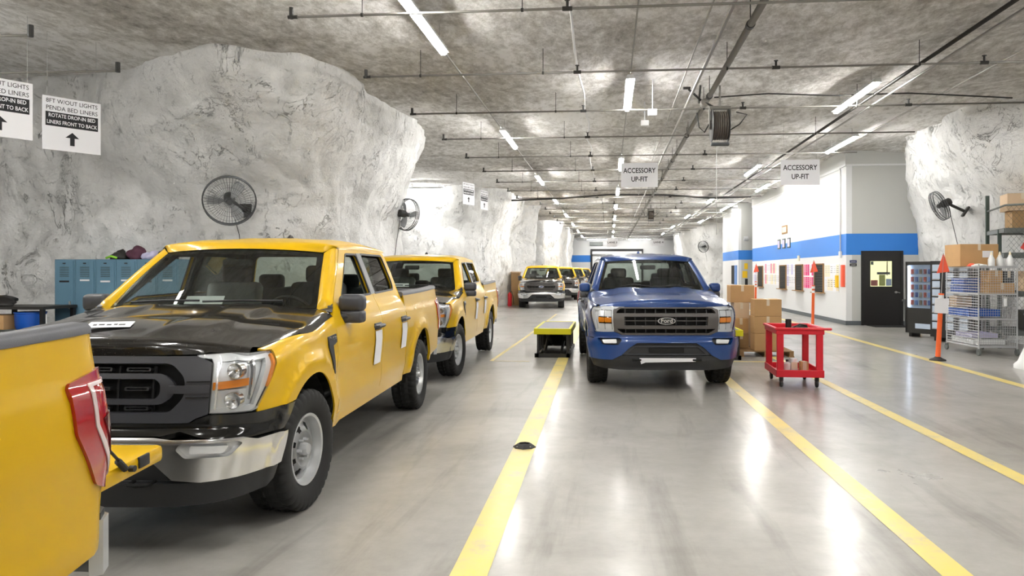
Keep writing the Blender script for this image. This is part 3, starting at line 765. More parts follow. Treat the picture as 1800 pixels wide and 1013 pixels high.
    bm = BM(); box(bm, (0, .10, .40), (.26, .02, .07), .008); obj('tailgate_handle', bm, 'black_plastic', tgo, angle=40)
    bm = BM()
    for sg in (-1, 1): box(bm, (.782*sg, .035, .42), (.012, .05, .07), .004); tube(bm, [(.78*sg, .04, .33), (.80*sg, .04, .33)], .014, 10)
    obj('tailgate_latch', bm, 'black_plastic', tgo, angle=40)
    # tail lamps
    TL = [(sr-.135, 1.23), (sr-.145, 1.20), (sr-.140, 1.06), (sr-.02, .86), (sr+.04, .835), (sr+.13, .83), (sr+.175, .86), (sr+.20, 1.0), (sr+.20, 1.25), (sr+.05, 1.265)]
    for mi in (False, True):
        t_ = panel('tail_lamp', side, rnd(TL, .02), 'lens_red', T, step=.02, thick=.03, off=.012, mirror=mi)
        panel('lamp_trim', side, rnd([(sr-.045, 1.215), (sr-.045, 1.07), (sr+.045, .895), (sr+.085, .865), (sr+.13, .865), (sr+.13, .880), (sr+.09, .882), (sr+.060, .905), (sr-.028, 1.075), (sr-.028, 1.200), (sr+.13, 1.215), (sr+.13, 1.230)], .005), 'lens_white', t_, step=.02, thick=.004, off=.017, mirror=mi)
        panel('reverse_lamp', side, [(sr+.0, 1.09), (sr+.035, 1.105), (sr+.16, 1.105), (sr+.16, .97), (sr+.06, .955)], 'lens_dark_red', t_, step=.02, thick=.004, off=.017, mirror=mi)
    # rear bumper
    bm = BM()
    def rb(x0, x1, m): pass
    for s_ in (-1, 1):
        pr = [(.55, 4.96), (.55, 5.09), (.80, 5.08), (.935, 5.01), (.965, 4.93), (.93, 4.90), (.90, 4.95)]
        prism(bm, [(a*s_, b) for a, b in pr], .50, .70)
    box(bm, (0, 5.03, .60), (1.12, .13, .20), .01)
    rbp = obj('rear_bumper', bm, 'chrome' if style != 'work' else 'silver', T, angle=30)
    bm = BM()
    for s_ in (-1, 1): prism(bm, [(a*s_, b) for a, b in [(.50, 4.95), (.50, 5.08), (.80, 5.07), (.925, 5.0), (.955, 4.93), (.93, 4.90), (.90, 4.95)]], .70, .725)
    box(bm, (0, 5.02, .712), (1.0, .14, .025), .006); obj('bumper_step', bm, 'black_plastic', rbp, angle=30)
    # --- wheels
    for wy in (0, 3.69):
        for sg in (-1, 1):
            w_o = link('wheel', WM[0], None, T); w_o.location = (.872*sg, wy, .408)
            st = R(-5 if wy == 0 and style == 'work' else 0)
            w_o.rotation_euler = (R(20*wy), 0, (PI if sg < 0 else 0)+st)
            r_ = link('rim', WM[1], None, w_o); d_ = link('brake_disc', WM[2], None, w_o)
    # --- wheel wells, underbody
    for wy in (0, 3.69):
        for sg in (-1, 1):
            bm = BM(); rings = []
            for a in range(-14, 195, 11):
                y, z = wy+(.535)*math.cos(R(a)), ZC+.535*math.sin(R(a)); rings.append([bm.verts.new((x*sg, y, z)) for x in (.55, .94)])
            c_ = bm.verts.new((.55*sg, wy, ZC-.1))
            for a, b in zip(rings, rings[1:]):
                bm.faces.new((a[0], a[1], b[1], b[0])); bm.faces.new((a[0], b[0], c_))
            obj('wheel_well', bm, 'dark', T, smooth=False)
    bm = BM()
    bx(bm, -.80, .80, .56, 3.10, .42, .60, .02); bx(bm, -.55, .55, -.72, 4.9, .38, .62, .03); bx(bm, -.53, .53, -.70, .50, .60, .98, .05)
    for wy in (0, 3.69): tube(bm, [(-.80, wy, .40), (.80, wy, .40)], .05, 10); lathe(bm, [(.001, -.13), (.10, -.10), (.14, 0), (.10, .10), (.001, .13)], 'X', c=(.1, wy, .40), n=16)
    bx(bm, -.82, .82, 4.2, 4.84, .52, .76, .02)
    obj('chassis', bm, 'dark', T)
    # --- interior
    bm = BM(); box(bm, (0, 1.75, .62), (1.7, 2.2, .06), .02); obj('cab_floor', bm, 'dark', T)
    bm = BM(); box(bm, (0, .86, 1.20), (1.66, .46, .20), .07, seg=3); box(bm, (0, 1.02, 1.05), (1.60, .20, .34), .05, seg=3); box(bm, (0, 1.12, .88), (.34, .60, .30), .06); box(bm, (-.38, .99, 1.31), (.40, .20, .06), .025); obj('dashboard', bm, 'trim_interior' if style != 'lariat' else 'black_plastic', T, angle=50)
    bm = BM(); c_ = Vector((.42, 1.17, 1.24)); M = Matrix.Translation(c_) @ Matrix.Rotation(R(-62), 4, 'X')
    tube(bm, [M @ Vector((.185*math.cos(a*PI/12), .185*math.sin(a*PI/12), 0)) for a in range(24)], .016, 8, closed=True)
    for a in (0, 180, 270): tube(bm, [M @ Vector((0, 0, -.03)), M @ Vector((.18*math.cos(R(a)), .18*math.sin(R(a)), 0))], .016, 6)
    box(bm, M @ Vector((0, 0, -.03)), (.13, .05, .10), .02, rot=Matrix.Rotation(R(-62), 3, 'X')); obj('steering_wheel', bm, 'black_plastic', T, angle=50)
    for (sx, sy, nm) in ((-.40, 1.62, 'front_seat'), (.40, 1.62, 'front_seat'), (-.40, 2.52, 'rear_seat'), (.40, 2.52, 'rear_seat')):
        bm = BM(); k = nm == 'front_seat'; wd = .52 if k else .66
        box(bm, (0, 0, .88), (wd, .52, .18), .07, seg=3); box(bm, (0, .24 if k else .20, 1.20), (wd, .15, .64 if k else .50), .06, rot=Matrix.Rotation(R(-12 if k else -8), 3, 'X'), seg=3)
        s_ = obj(nm, bm, ('bagged_seat' if style == 'work' and sx < 0 and k else 'seat_cloth'), T, angle=60); s_.location = (sx, sy, 0)
        bm = BM(); box(bm, (0, .33 if k else .25, 1.585 if k else 1.50), (.27, .10, .17), .045, seg=3); tube(bm, [(-.05, .30, 1.40), (-.05, .32, 1.55)], .008, 6); tube(bm, [(.05, .30, 1.40), (.05, .32, 1.55)], .008, 6); obj('headrest', bm, 'seat_cloth', s_, angle=60)
    bm = BM(); q = wspt(0, .86); box(bm, (0, q.y+.06, q.z-.06), (.25, .04, .07), .02); obj('inside_mirror', bm, 'black_plastic', T, angle=50)
    if style != 'lariat':
        bm = BM(); box(bm, (-.12, .76, 1.375), (.28, .17, .003), 0, rot=Matrix.Rotation(R(14), 3, 'Z') @ Matrix.Rotation(R(28), 3, 'X')); obj('paper_sheet', bm, 'white_paper', T)
    bm = BM(); q = roof(.0, .6); tube(bm, [(-.02, 2.25, 1.915), (-.02, 2.30, 1.955), (-.02, 2.37, 1.93)], [.03, .022, .02], 8); obj('roof_antenna', bm, 'black_plastic' if style != 'lariat' else body, T, smooth=True)
    return T
# ------------------------------------------------------------------ setting: floor, ceiling, rock, walls
CEIL = 5.2
bm = BM(); bmesh.ops.create_grid(bm, x_segments=4, y_segments=8, size=1)
bmesh.ops.transform(bm, matrix=Matrix.Translation((-3, 31, 0)) @ Matrix.Diagonal((22, 51, 1, 1)), verts=bm.verts)
struct('floor', bm, 'polished_concrete')
bm = BM(); NX, NY = 150, 330; V = []
for j in range(NY+1):
    y = -20+102*(j/NY)**1.25; row = []
    for i in range(NX+1):
        x = -25+44*i/NX; p = Vector((x, y, 0))
        z = CEIL+.16*noise.noise(p*.35)+.07*noise.noise(p*1.1+Vector((9, 3, 1)))+.035*noise.noise(p*3.1)
        row.append(bm.verts.new((x, y, z)))
    V.append(row)
for j in range(NY):
    for i in range(NX): bm.faces.new((V[j][i], V[j+1][i], V[j+1][i+1], V[j][i+1]))
me = bpy.data.meshes.new('ceiling'); bm.to_mesh(me); bm.free(); tag(link('ceiling', me, 'rough_rock_ceiling', smooth=True), kind='structure')

def rockwall(name, pts, step=.16, amp=.17, seed=0, top=5.42, flare=(.52, 1.0)):
    """pts: (x,y at the foot, x,y at the ceiling); the face is blasted rock"""
    P = []
    for i in range(len(pts)-1):
        a, b = pts[i], pts[i+1]; d = max(math.dist(a[:2], b[:2]), math.dist(a[2:], b[2:])); n = max(1, int(d/step))
        am, bm_ = (pts[i-1] if i else a), (pts[i+2] if i+2 < len(pts) else b)
        for k in range(n):
            t = k/n; q = []
            for c in range(4):
                m0 = (b[c]-am[c])/2; m1 = (bm_[c]-a[c])/2
                q.append((2*t**3-3*t*t+1)*a[c]+(t**3-2*t*t+t)*m0+(3*t*t-2*t**3)*b[c]+(t**3-t*t)*m1)
            P.append(q)
    P.append(list(pts[-1])); NZ = int(top/step*1.15); bm = BM(); rows = []
    so = Vector((seed*7.3, seed*3.1, seed))
    for i, q in enumerate(P):
        a = P[max(i-1, 0)]; b = P[min(i+1, len(P)-1)]; n = Vector((b[1]-a[1], -(b[0]-a[0]), 0)).normalized(); r_ = []
        for k in range(NZ+1):
            h = k/NZ; z = -.05+top*h; g = ss(flare[0], flare[1], h); p = Vector((q[0]+(q[2]-q[0])*g, q[1]+(q[3]-q[1])*g, z))
            s_ = p+so
            f = (.45-noise.voronoi(s_*.8)[0][0])*.9+(.3-noise.voronoi(s_*2.1)[0][0])*.35+noise.noise(s_*.45)*1.2+noise.noise(s_*1.0+Vector((5, 0, 0)))*.75+(abs(noise.noise(s_*1.7))*-1.0+.25)*.8+noise.noise(s_*4.5)*.22
            r_.append(bm.verts.new(p+n*f*amp*ss(-.2, .25, h+.15)+Vector((0, 0, .05*noise.noise(s_*2)))))
        rows.append(r_)
    for i in range(len(rows)-1):
        for k in range(NZ): bm.faces.new((rows[i][k], rows[i+1][k], rows[i+1][k+1], rows[i][k+1]))
    me = bpy.data.meshes.new(name); bm.to_mesh(me); bm.free(); return tag(link(name, me, 'whitewashed_rock', smooth=True), kind='structure')
rockwall('wall_left_pillar_near', [(-24, 14.2, -24, 13.7), (-14, 13.5, -14, 13.3), (-10.8, 13.3, -10.6, 13.0), (-8.6, 13.15, -7.4, 11.7), (-6.7, 13.3, -6.1, 11.4), (-5.8, 13.9, -4.9, 12.1), (-5.45, 15.2, -4.7, 14.4), (-5.35, 17, -4.7, 16.8), (-5.38, 18.6, -4.65, 18.9), (-5.9, 19.6, -5.5, 20.2), (-7.5, 20.3, -7.5, 20.8), (-24, 21, -24, 21)], step=.13, seed=1, amp=.15)
rockwall('wall_left_pillar_middle', [(-24, 30.5, -24, 30), (-9, 30.2, -9, 29.6), (-6.6, 30.3, -6.2, 29.6), (-5.5, 31.2, -4.8, 30.8), (-5.0, 33.5, -4.3, 33), (-4.95, 38, -4.35, 38), (-5.5, 40, -5.3, 40), (-24, 40.5, -24, 40.5)], step=.22, seed=2, amp=.18)
rockwall('wall_left_pillar_far', [(-24, 50.5, -24, 50), (-7, 51, -7, 50.5), (-4.2, 52, -4, 51.6), (-3.5, 54.3, -3.3, 54), (-3.5, 62, -3.4, 62), (-5, 64, -5, 64), (-24, 64, -24, 64)], step=.3, seed=3, amp=.2)
rockwall('wall_right_pillar_near', [(10, 25, 10, 25), (9.6, 24, 9.2, 23.6), (9.25, 22.6, 8.5, 22.3), (9.1, 20.6, 7.9, 20.3), (9.0, 18.6, 7.8, 18.3), (9.3, 17, 7.9, 16.7), (10.2, 16.2, 9.2, 15.9), (13, 15.7, 12.5, 15.4), (18, 15.5, 18, 15.3)], step=.14, seed=4, amp=.17, flare=(.34, .95))
rockwall('wall_right_pillar_far', [(7.5, 73, 7.5, 73), (6.2, 70, 6.1, 70), (6.1, 62, 5.9, 62), (6.3, 58.5, 6.0, 58), (7.4, 56, 7.1, 55.5), (9.5, 54.8, 9.5, 54.4), (18, 54, 18, 54)], step=.3, seed=5, amp=.2)
rockwall('wall_behind', [(18, -18, 18, -18), (-24, -18, -24, -18)], step=.6, seed=6)
rockwall('wall_left', [(-22, -19, -22, -19), (-22.2, 80, -22.2, 80)], step=.7, seed=7)
rockwall('wall_right', [(18, 80, 18, 80), (17.6, -19, 17.6, -19)], step=.7, seed=8)

def banded(name, x0, x1, y0, y1, zt, band=(2.12, 2.76), up='paint_white', lo='paint_white'):
    bm = BM(); fm = []
    for k, (a, b) in enumerate(((0, band[0]), band, (band[1], zt))):
        n0 = len(bm.faces); bx(bm, x0, x1, y0, y1, a, b); bm.faces.ensure_lookup_table()
        for f in bm.faces[n0:]: f.material_index = (2, 1, 0)[k]
    me = bpy.data.meshes.new(name); bm.to_mesh(me); bm.free(); return tag(link(name, me, [up, 'paint_blue', lo]), kind='structure')
banded('wall_office_side', 7.13, 7.30, 23.0, 37.6, 4.85)
banded('wall_office_front', 7.30, 10.2, 23.001, 23.17, 4.85, up='paint_grey', lo='paint_grey')
banded('wall_back_office_side', 6.65, 6.8, 38.8, 44.0, 4.85, (2.23, 2.72))
banded('wall_back_office_front', 6.8, 9.5, 38.801, 38.95, 4.85, (2.23, 2.72), up='paint_grey', lo='paint_grey')
banded('wall_back', -22, 18, 78.0, 78.2, 5.3, (2.63, 3.35))
bm = BM(); bx(bm, 7.10, 7.5, 22.97, 37.6, 4.85, 5.4); bx(bm, 7.5, 10.2, 22.97, 23.3, 4.85, 5.4); bx(bm, 6.6, 6.9, 38.77, 44, 4.85, 5.4); bx(bm, 6.9, 9.5, 38.77, 39, 4.85, 5.4); struct('trim_1', bm, 'paint_grey')
bm = BM(); bx(bm, 7.10, 7.13, 22.97, 37.6, 4.80, 4.87); bx(bm, 7.10, 10.2, 22.97, 23.0, 4.80, 4.87); struct('trim_2', bm, 'paint_white')
bm = BM(); bx(bm, 7.115, 7.13, 22.985, 37.6, 0, .13); struct('baseboard_office_side', bm, 'base_grey')
bm = BM(); bx(bm, 7.115, 7.57, 22.985, 23.0, 0, .13); bx(bm, 8.75, 10, 22.985, 23.0, 0, .13); struct('baseboard_office_front', bm, 'base_grey')
# office door
bm = BM(); bx(bm, 7.56, 7.63, 22.95, 23.0, 0, 2.24); bx(bm, 8.70, 8.77, 22.95, 23.0, 0, 2.24); bx(bm, 7.63, 8.70, 22.95, 23.0, 2.17, 2.24)
dr = struct('door_1', bm, 'door_black')
bm = BM(); bx(bm, 7.635, 7.82, 22.955, 22.998, .01, 2.17); bx(bm, 8.45, 8.695, 22.955, 22.998, .01, 2.17); bx(bm, 7.82, 8.45, 22.955, 22.998, .01, 1.17); bx(bm, 7.82, 8.45, 22.955, 22.998, 1.93, 2.17); obj('door_leaf', bm, 'door_black', dr)
bm = BM(); bx(bm, 7.82, 8.45, 22.985, 22.999, 1.17, 1.93); obj('lit_room_view', bm, 'lit_room', dr)
bm = BM(); bx(bm, 7.82, 8.45, 22.968, 22.974, 1.17, 1.93); obj('door_pane', bm, 'shop_glass', dr)
for (a, b, c, d, m_) in ((7.84, 8.04, 1.19, 1.36, 'orange_flag'), (8.08, 8.26, 1.19, 1.52, 'safety_yellow'), (8.28, 8.44, 1.19, 1.40, 'lit_goods'), (8.02, 8.40, 1.53, 1.60, 'door_black'), (7.84, 7.92, 1.82, 1.92, 'rack_green'), (8.3, 8.33, 1.5, 1.92, 'wood')):
    bm = BM(); bx(bm, a, b, 22.978, 22.984, c, d); obj('item_behind_glass', bm, m_, dr)
bm = BM(); tube(bm, [(8.55, 22.955, 1.0), (8.55, 22.90, 1.0)], .035, 12); tube(bm, [(8.55, 22.905, 1.0), (8.60, 22.90, .995), (8.66, 22.91, .98)], .012, 8); obj('door_handle', bm, 'conduit', dr, angle=40)
bm = BM(); bx(bm, 7.7, 9.0, 22.2, 22.94, .0, .012); tag(obj('door_mat', bm, 'cable'), 'dark floor mat lying in front of the black office door', 'mat')
# floor lines (paint)
def stripe(n, pts, wd):
    bm = BM(); pr = None
    for i, (x, y) in enumerate(pts):
        a = pts[max(i-1, 0)]; b = pts[min(i+1, len(pts)-1)]; d = Vector((b[0]-a[0], b[1]-a[1])).normalized(); nx, ny = -d.y*wd/2, d.x*wd/2
        q = (bm.verts.new((x+nx, y+ny, .003)), bm.verts.new((x-nx, y-ny, .003)))
        if pr: bm.faces.new((pr[0], pr[1], q[1], q[0]))
        pr = q
    return struct('trim_%d' % n, bm, 'worn_yellow_paint')
stripe(3, [(-.70, -15), (-.74, 4), (-.84, 13.5), (-.88, 28), (-.9, 60)], .20)
stripe(4, [(1.86, -15), (1.84, 4), (1.76, 10.5), (1.74, 60)], .165)
stripe(5, [(3.24, -15), (3.19, 6), (3.14, 11), (3.1, 14.4)], .15)
stripe(6, [(5.82, -5), (5.80, 11), (5.84, 22), (5.9, 48)], .17)
stripe(7, [(-2.11, 13.2), (-2.02, 18.6), (-1.98, 28)], .07)
stripe(8, [(-2.11, 13.2), (-1.42, 13.2)], .05)
stripe(9, [(2.0, 13.5), (3.1, 13.5)], .10)

# ------------------------------------------------------------------ strip lamps
def lamp(x, y, label, group=None, z=4.92, rz=0, L=2.4):
    t = thing('strip_lamp', (x, y, z), rz, label, 'ceiling light', group)
    bm = BM(); prism(bm, [(-.075, -.012), (.075, -.012), (.05, .06), (-.05, .06)], -L/2, L/2, XZ); obj('lamp_housing', bm, 'paint_white', t)
    bm = BM(); box(bm, (0, 0, -.035), (.085, L-.04, .045), .016); obj('diffuser', bm, 'led', t)
    for s_ in (-.9, .9): bm = BM(); tube(bm, [(0, s_, .06), (0, s_, .34)], .005, 5); obj('hanger', bm, 'conduit', t)
    return t
ordw = ['nearest', 'second', 'third', 'fourth', 'fifth', 'sixth', 'seventh', 'eighth', 'ninth', 'tenth']
def row(xs, ys, rowname, first_seen):
    k = 0; nb = sum(1 for y in ys if y < first_seen); q = 0
    for y in ys:
        x = xs
        if y < first_seen:
            lamp(x, y, 'white strip lamp of the %s row out of view, %s counted from the rear wall' % (rowname, ordw[q].replace('nearest', 'first')), 'strip lamps of the %s row behind the viewer' % rowname); q += 1
        elif k < 7:
            lamp(x, y, 'white glowing strip lamp, %s from the front in the %s row' % (ordw[k], rowname), 'strip lamps of the %s row' % rowname); k += 1
        else:
            lamp(x, y, 'tiny far white strip lamp, %s from the front in the %s row' % (ordw[k], rowname), 'far strip lamps of the %s row' % rowname); k += 1
row(-2.47, [-15.4, -7, 1.4, 9.75, 18.3, 26.5, 34.4, 42.8, 51.5, 60, 68.5], 'left', 5)
row(.37, [-13, -4, 5.0, 13.9, 22.8, 30.6, 37.6, 45, 53, 61, 69], 'middle', 9)
row(4.65, [-15, -5.5, 4.6, 14.5, 24.5, 34.5, 44.5, 54.5, 64.5], 'right', 9)
for x, lb in ((-1, 'left'), (3, 'right')): lamp(x, 75.5, 'added white strip lamp crosswise to brighten the far wall, %s one' % lb, rz=math.pi/2)  # added pair, put in to brighten the far wall
row(6.0, [19.8, 29.6, 39.2, 49], 'far right', 9)
lamp(-7.75, 28.9, 'white strip lamp hung crosswise in the opening behind the side fan', rz=R(90))
for x, y, lb in [(-7.8, -3, 'left of the foreground truck'), (8.6, 10, 'right of the white barrier foot'), (8.6, 1, 'right of the viewer'), (-7.7, 45, 'in the far left opening'), (-10.2, 8.2, 'placed out of view before the work bench to brighten the left rock'), (-5.9, 5.6, 'added out of view above the nearest whole yellow truck to brighten the left side'), (-9.2, 4.2, 'added out of view left of the bed liner signs to whiten the rock'), (-13, 0, 'far left behind the viewer')]:  # bench, yellow truck and liner sign lamps: unseen, added to brighten the left rock
    lamp(x, y, 'white strip lamp hung off the lane, ' + lb, 'side strip lamps')

# ------------------------------------------------------------------ sprinkler pipes and conduits
def cross_pipe(k, y, x0, x1, z=4.80, label=None, r=.017, group='sprinkler pipes across the lane'):
    t = thing('sprinkler_pipe', (x0, y, z), 0, label, 'pipe', group); Lx = x1-x0
    bm = BM(); tube(bm, [(0, 0, 0), (Lx, 0, 0)], r, 8); obj('pipe_run', bm, 'pipe', t, smooth=True)
    if y < 50:
        bm = BM(); tube(bm, [(-.01, 0, -.02), (-.01, 0, .12)], r*1.6, 8); tube(bm, [(-.05, 0, .0), (.07, 0, 0)], r*1.4, 8); obj('end_elbow', bm, 'pipe_dark', t, angle=40)
        for x in [.9]+[2.9+2.9*i for i in range(int((Lx-2)/2.9))]:
            bm = BM(); tube(bm, [(x, 0, 0), (x, 0, .42)], .006, 5); tube(bm, [(x-.015, 0, 0), (x+.015, 0, 0)], r*1.5, 8); obj('pipe_hanger', bm, 'pipe_dark', t)
        for x in [3.45+3.1*i for i in range(int((Lx-2.5)/3.1))]:
            bm = BM(); tube(bm, [(x-.06, 0, 0), (x+.06, 0, 0)], r*1.7, 8); tube(bm, [(x, 0, 0), (x, 0, .10)], .018, 8); lathe(bm, [(.001, .10), (.035, .10), (.035, .11), (.001, .115)], 'Z', c=(x, 0, 0), n=10); obj('sprinkler_head', bm, 'pipe_dark', t, angle=40)
    return t
pn = ['first', 'second', 'third', 'fourth', 'fifth', 'sixth', 'seventh', 'eighth', 'ninth', 'tenth', 'eleventh', 'twelfth', 'thirteenth', 'fourteenth', 'fifteenth', 'sixteenth', 'seventeenth', 'eighteenth', 'nineteenth', 'twentieth', 'twenty first', 'twenty second', 'twenty third', 'twenty fourth']
for k in range(24):
    y = 8.95+2.86*k; x1 = {0: 3.4, 1: 9.5, 2: 8.2, 3: 6.95, 4: 6.6}.get(k, 6.4)
    cross_pipe(k, y, -3.95 if k < 9 else -3.2, x1, label=('thin grey sprinkler pipe across the lane, %s from the front' % pn[k]) if k < 12 else 'far thin sprinkler pipe, %s from the front' % pn[k], group='sprinkler pipes across the lane' if k < 12 else 'far sprinkler pipes')
for y in (8.8, 10.5):
    t = cross_pipe(0, y, -13, -7.42, z=4.66, label='short sprinkler pipe ending above the bed liner signs, %s' % ('nearer of two' if y < 9 else 'farther of two'), group='short sprinkler pipes at the left'); t.rotation_euler = (0, 0, R(1.2))
    bm = BM(); tube(bm, [(5.58, 0, -.02), (5.58, 0, .13)], .035, 8); obj('end_elbow', bm, 'pipe_dark', t, angle=40)
def long_pipe(x, z, r, m, label, y0=-16, y1=77, name='conduit', wob=0):
    bm = BM(); n = 60 if wob else 2
    tube(bm, [(x+wob*noise.noise(Vector((i*.35, x, 0))), y0+(y1-y0)*i/(n-1), z) for i in range(n)], r, 8)
    if r < .03 and not wob:
        pass
    return tag(obj(name, bm, m, smooth=True), label, 'pipe')
t = thing('main_pipe', (1.87, 0, 4.885), 0, 'thick dark water main running down the lane under the ceiling', 'pipe')
bm = BM(); tube(bm, [(0, -16, 0), (0, 77, 0)], .048, 12); obj('pipe_run', bm, 'pipe', t, smooth=True)
for k in range(18):
    y = 6+4*k; bm = BM(); tube(bm, [(0, y-.05, 0), (0, y+.05, 0)], .06, 12); tube(bm, [(0, y, .05), (0, y, .38)], .008, 5); obj('pipe_clamp', bm, 'pipe_dark', t, angle=40)
long_pipe(1.52, 4.88, .028, 'conduit', 'pale steel conduit running beside the thick water main')
long_pipe(1.30, 4.98, .014, 'conduit', 'slim conduit left of the pale steel conduit near the main')
long_pipe(-2.50, 4.97, .016, 'conduit', 'thin conduit feeding the left row of strip lamps')
long_pipe(.37, 5.0, .012, 'conduit', 'thin conduit feeding the middle row of strip lamps')
long_pipe(-.50, 4.97, .017, 'paint_white', 'wavering white cable along the ceiling between left and middle lamps', wob=.12, y1=26, name='ceiling_cable')
long_pipe(4.98, 4.95, .03, 'pipe_dark', 'dark pipe running back above the right row of lamps')
long_pipe(5.22, 4.93, .020, 'conduit', 'bright conduit just right of the dark right-hand pipe')
long_pipe(6.25, 4.97, .018, 'conduit', 'conduit nearest the office on the ceiling', y1=50)
bm = BM(); tube(bm, [(-5, 33.5, 4.85), (-2, 33, 4.9), (0, 32.6, 5.0), (2.5, 32.5, 4.95), (4.5, 33, 4.85), (6.2, 33, 4.9)], .04, 7); tag(obj('ceiling_cable', bm, 'pipe_dark', smooth=True), 'dark drooping cable bundle slung across the ceiling mid hall', 'cable')
bm = BM(); tube(bm, [(2.0, 14.3, 4.93), (3, 14.25, 4.97), (4.2, 14.35, 4.93), (5.6, 14.4, 4.96), (7.6, 14.7, 4.9)], .014, 7); tag(obj('ceiling_cable', bm, 'pipe_dark', smooth=True), 'dark cable running right from the pipe valve to the rock wall', 'cable')
# valve cluster where main and branch cross
t = thing('pipe_valve', (1.80, 14.2, 4.80), 0, 'dark pipe coupling with lever handles under the water main', 'valve')
bm = BM(); lathe(bm, [(.001, -.10), (.07, -.10), (.08, -.03), (.08, .03), (.07, .10), (.001, .10)], 'Y', n=14); obj('valve_body', bm, 'pipe', t, angle=40)
bm = BM(); tube(bm, [(0, 0, 0), (-.30, -.05, .26)], .022, 8); box(bm, (-.33, -.05, .28), (.14, .04, .05), .01); obj('lever', bm, 'pipe_dark', t, angle=40)
bm = BM(); tube(bm, [(-.1, 0, .0), (-.07, 0, .34)], .02, 8); obj('stem', bm, 'pipe_dark', t, angle=40)
bm = BM(); tube(bm, [(.0, -.08, .0), (.20, -.10, -.12)], .02, 8); obj('lever', bm, 'pipe_dark', t, angle=40)
def reel(x, y, z, s, label):
    t = thing('hose_reel', (x, y, z), 0, label, 'hose reel')
    bm = BM()
    for sx in (-.15, .15): lathe(bm, [(.06, sx-.008), (.30, sx-.008), (.31, sx), (.30, sx+.008), (.06, sx+.008)], 'X', n=28, closed=True)
    tube(bm, [(-.17, 0, 0), (.17, 0, 0)], .07, 14); obj('reel_drum', bm, 'pipe_dark', t, angle=40)
    bm = BM()
    for k in range(7): lathe(bm, [(.25+.018*math.cos(a*PI/3), -.12+k*.04+.019*math.sin(a*PI/3)) for a in range(6)], 'X', n=28, closed=True)
    obj('coiled_hose', bm, 'hose', t, angle=50)
    bm = BM(); bx(bm, -.20, .20, -.06, .06, .30, .36, .01); bx(bm, -.20, -.18, -.05, .05, -.05, .34); bx(bm, .18, .20, -.05, .05, -.05, .34); tube(bm, [(0, 0, .34), (0, 0, .75)], .02, 8); obj('reel_bracket', bm, 'pipe', t)
    bm = BM(); box(bm, (0, -.02, -.35), (.34, .10, .06), .02); obj('hose_guide', bm, 'fan_grey', t)
    bm = BM(); tube(bm, [(-.16, 0, .1), (-.28, 0, -.12), (-.38, .0, -.02), (-.42, 0, .25)], .012, 7); obj('supply_hose', bm, 'cable', t, smooth=True)
    bm = BM(); tube(bm, [(.16, 0, -.1), (.36, 0, .02), (.50, 0, .20), (.3, 0, .25)], .012, 7); obj('supply_hose', bm, 'cable', t, smooth=True)
    t.scale = (s,)*3; return t
reel(2.06, 14.0, 4.33, 1.0, 'large dark hose reel hanging from the water main near the front')
reel(2.25, 40, 4.66, .9, 'small distant hose reel hanging from the ceiling far down the lane')
bm = BM(); tube(bm, [(2.0, 14.0, 3.97), (2.0, 14.0, 2.3)], .006, 6); tag(obj('drop_cord', bm, 'conduit'), 'thin cord dropping from the large hose reel behind the blue truck', 'cord')
for (x, y, z, lb) in ((.82, 14, 4.6, 'small white sensor box on the pipes above the middle lane, nearer'), (.77, 16, 4.8, 'small white junction box on the ceiling above the middle lane, farther')):
    bm = BM(); box(bm, (x, y, z), (.17, .1, .12), .012); tube(bm, [(x, y, z), (x, y, 5.4)], .01, 5); tag(obj('junction_box', bm, 'paint_white'), lb, 'box')

# ------------------------------------------------------------------ hanging signs
def wires(t, xs, z0, z1, m='conduit'):
    for x in xs:
        bm = BM(); tube(bm, [(x, 0, z0), (x, 0, z1)], .003, 4); obj('hanging_wire', bm, m, t)
def lane_sign(x, y, z, w_, h_, body, sz, label, rz=0):
    t = thing('hanging_sign', (x, y, z), rz, label, 'sign')
    bm = BM(); box(bm, (0, 0, 0), (w_, .012, h_), 0); obj('sign_board', bm, 'white_paper', t)
    text(body, sz, 'ink', (0, -.0075, 0), parent=t, line=1.25, depth=.0008, w=w_*.88, bold=.003)
    wires(t, (-w_*.42, w_*.42), h_/2, 5.2-z); return t
lane_sign(.755, 18.4, 4.0, .90, .60, 'ACCESSORY\nUP-FIT', .17, 'white sign reading ACCESSORY UP-FIT hung above the blue truck')
lane_sign(4.52, 18.0, 3.97, .90, .60, 'ACCESSORY\nUP-FIT', .17, 'white sign reading ACCESSORY UP-FIT hung before the white office')
lane_sign(.30, 60, 3.98, .88, .72, 'LANE 3', .2, 'small distant white lane sign hung left above the blue truck')
lane_sign(3.98, 60, 3.98, .88, .58, 'LANE 4', .2, 'small distant white lane sign hung right above the blue truck')
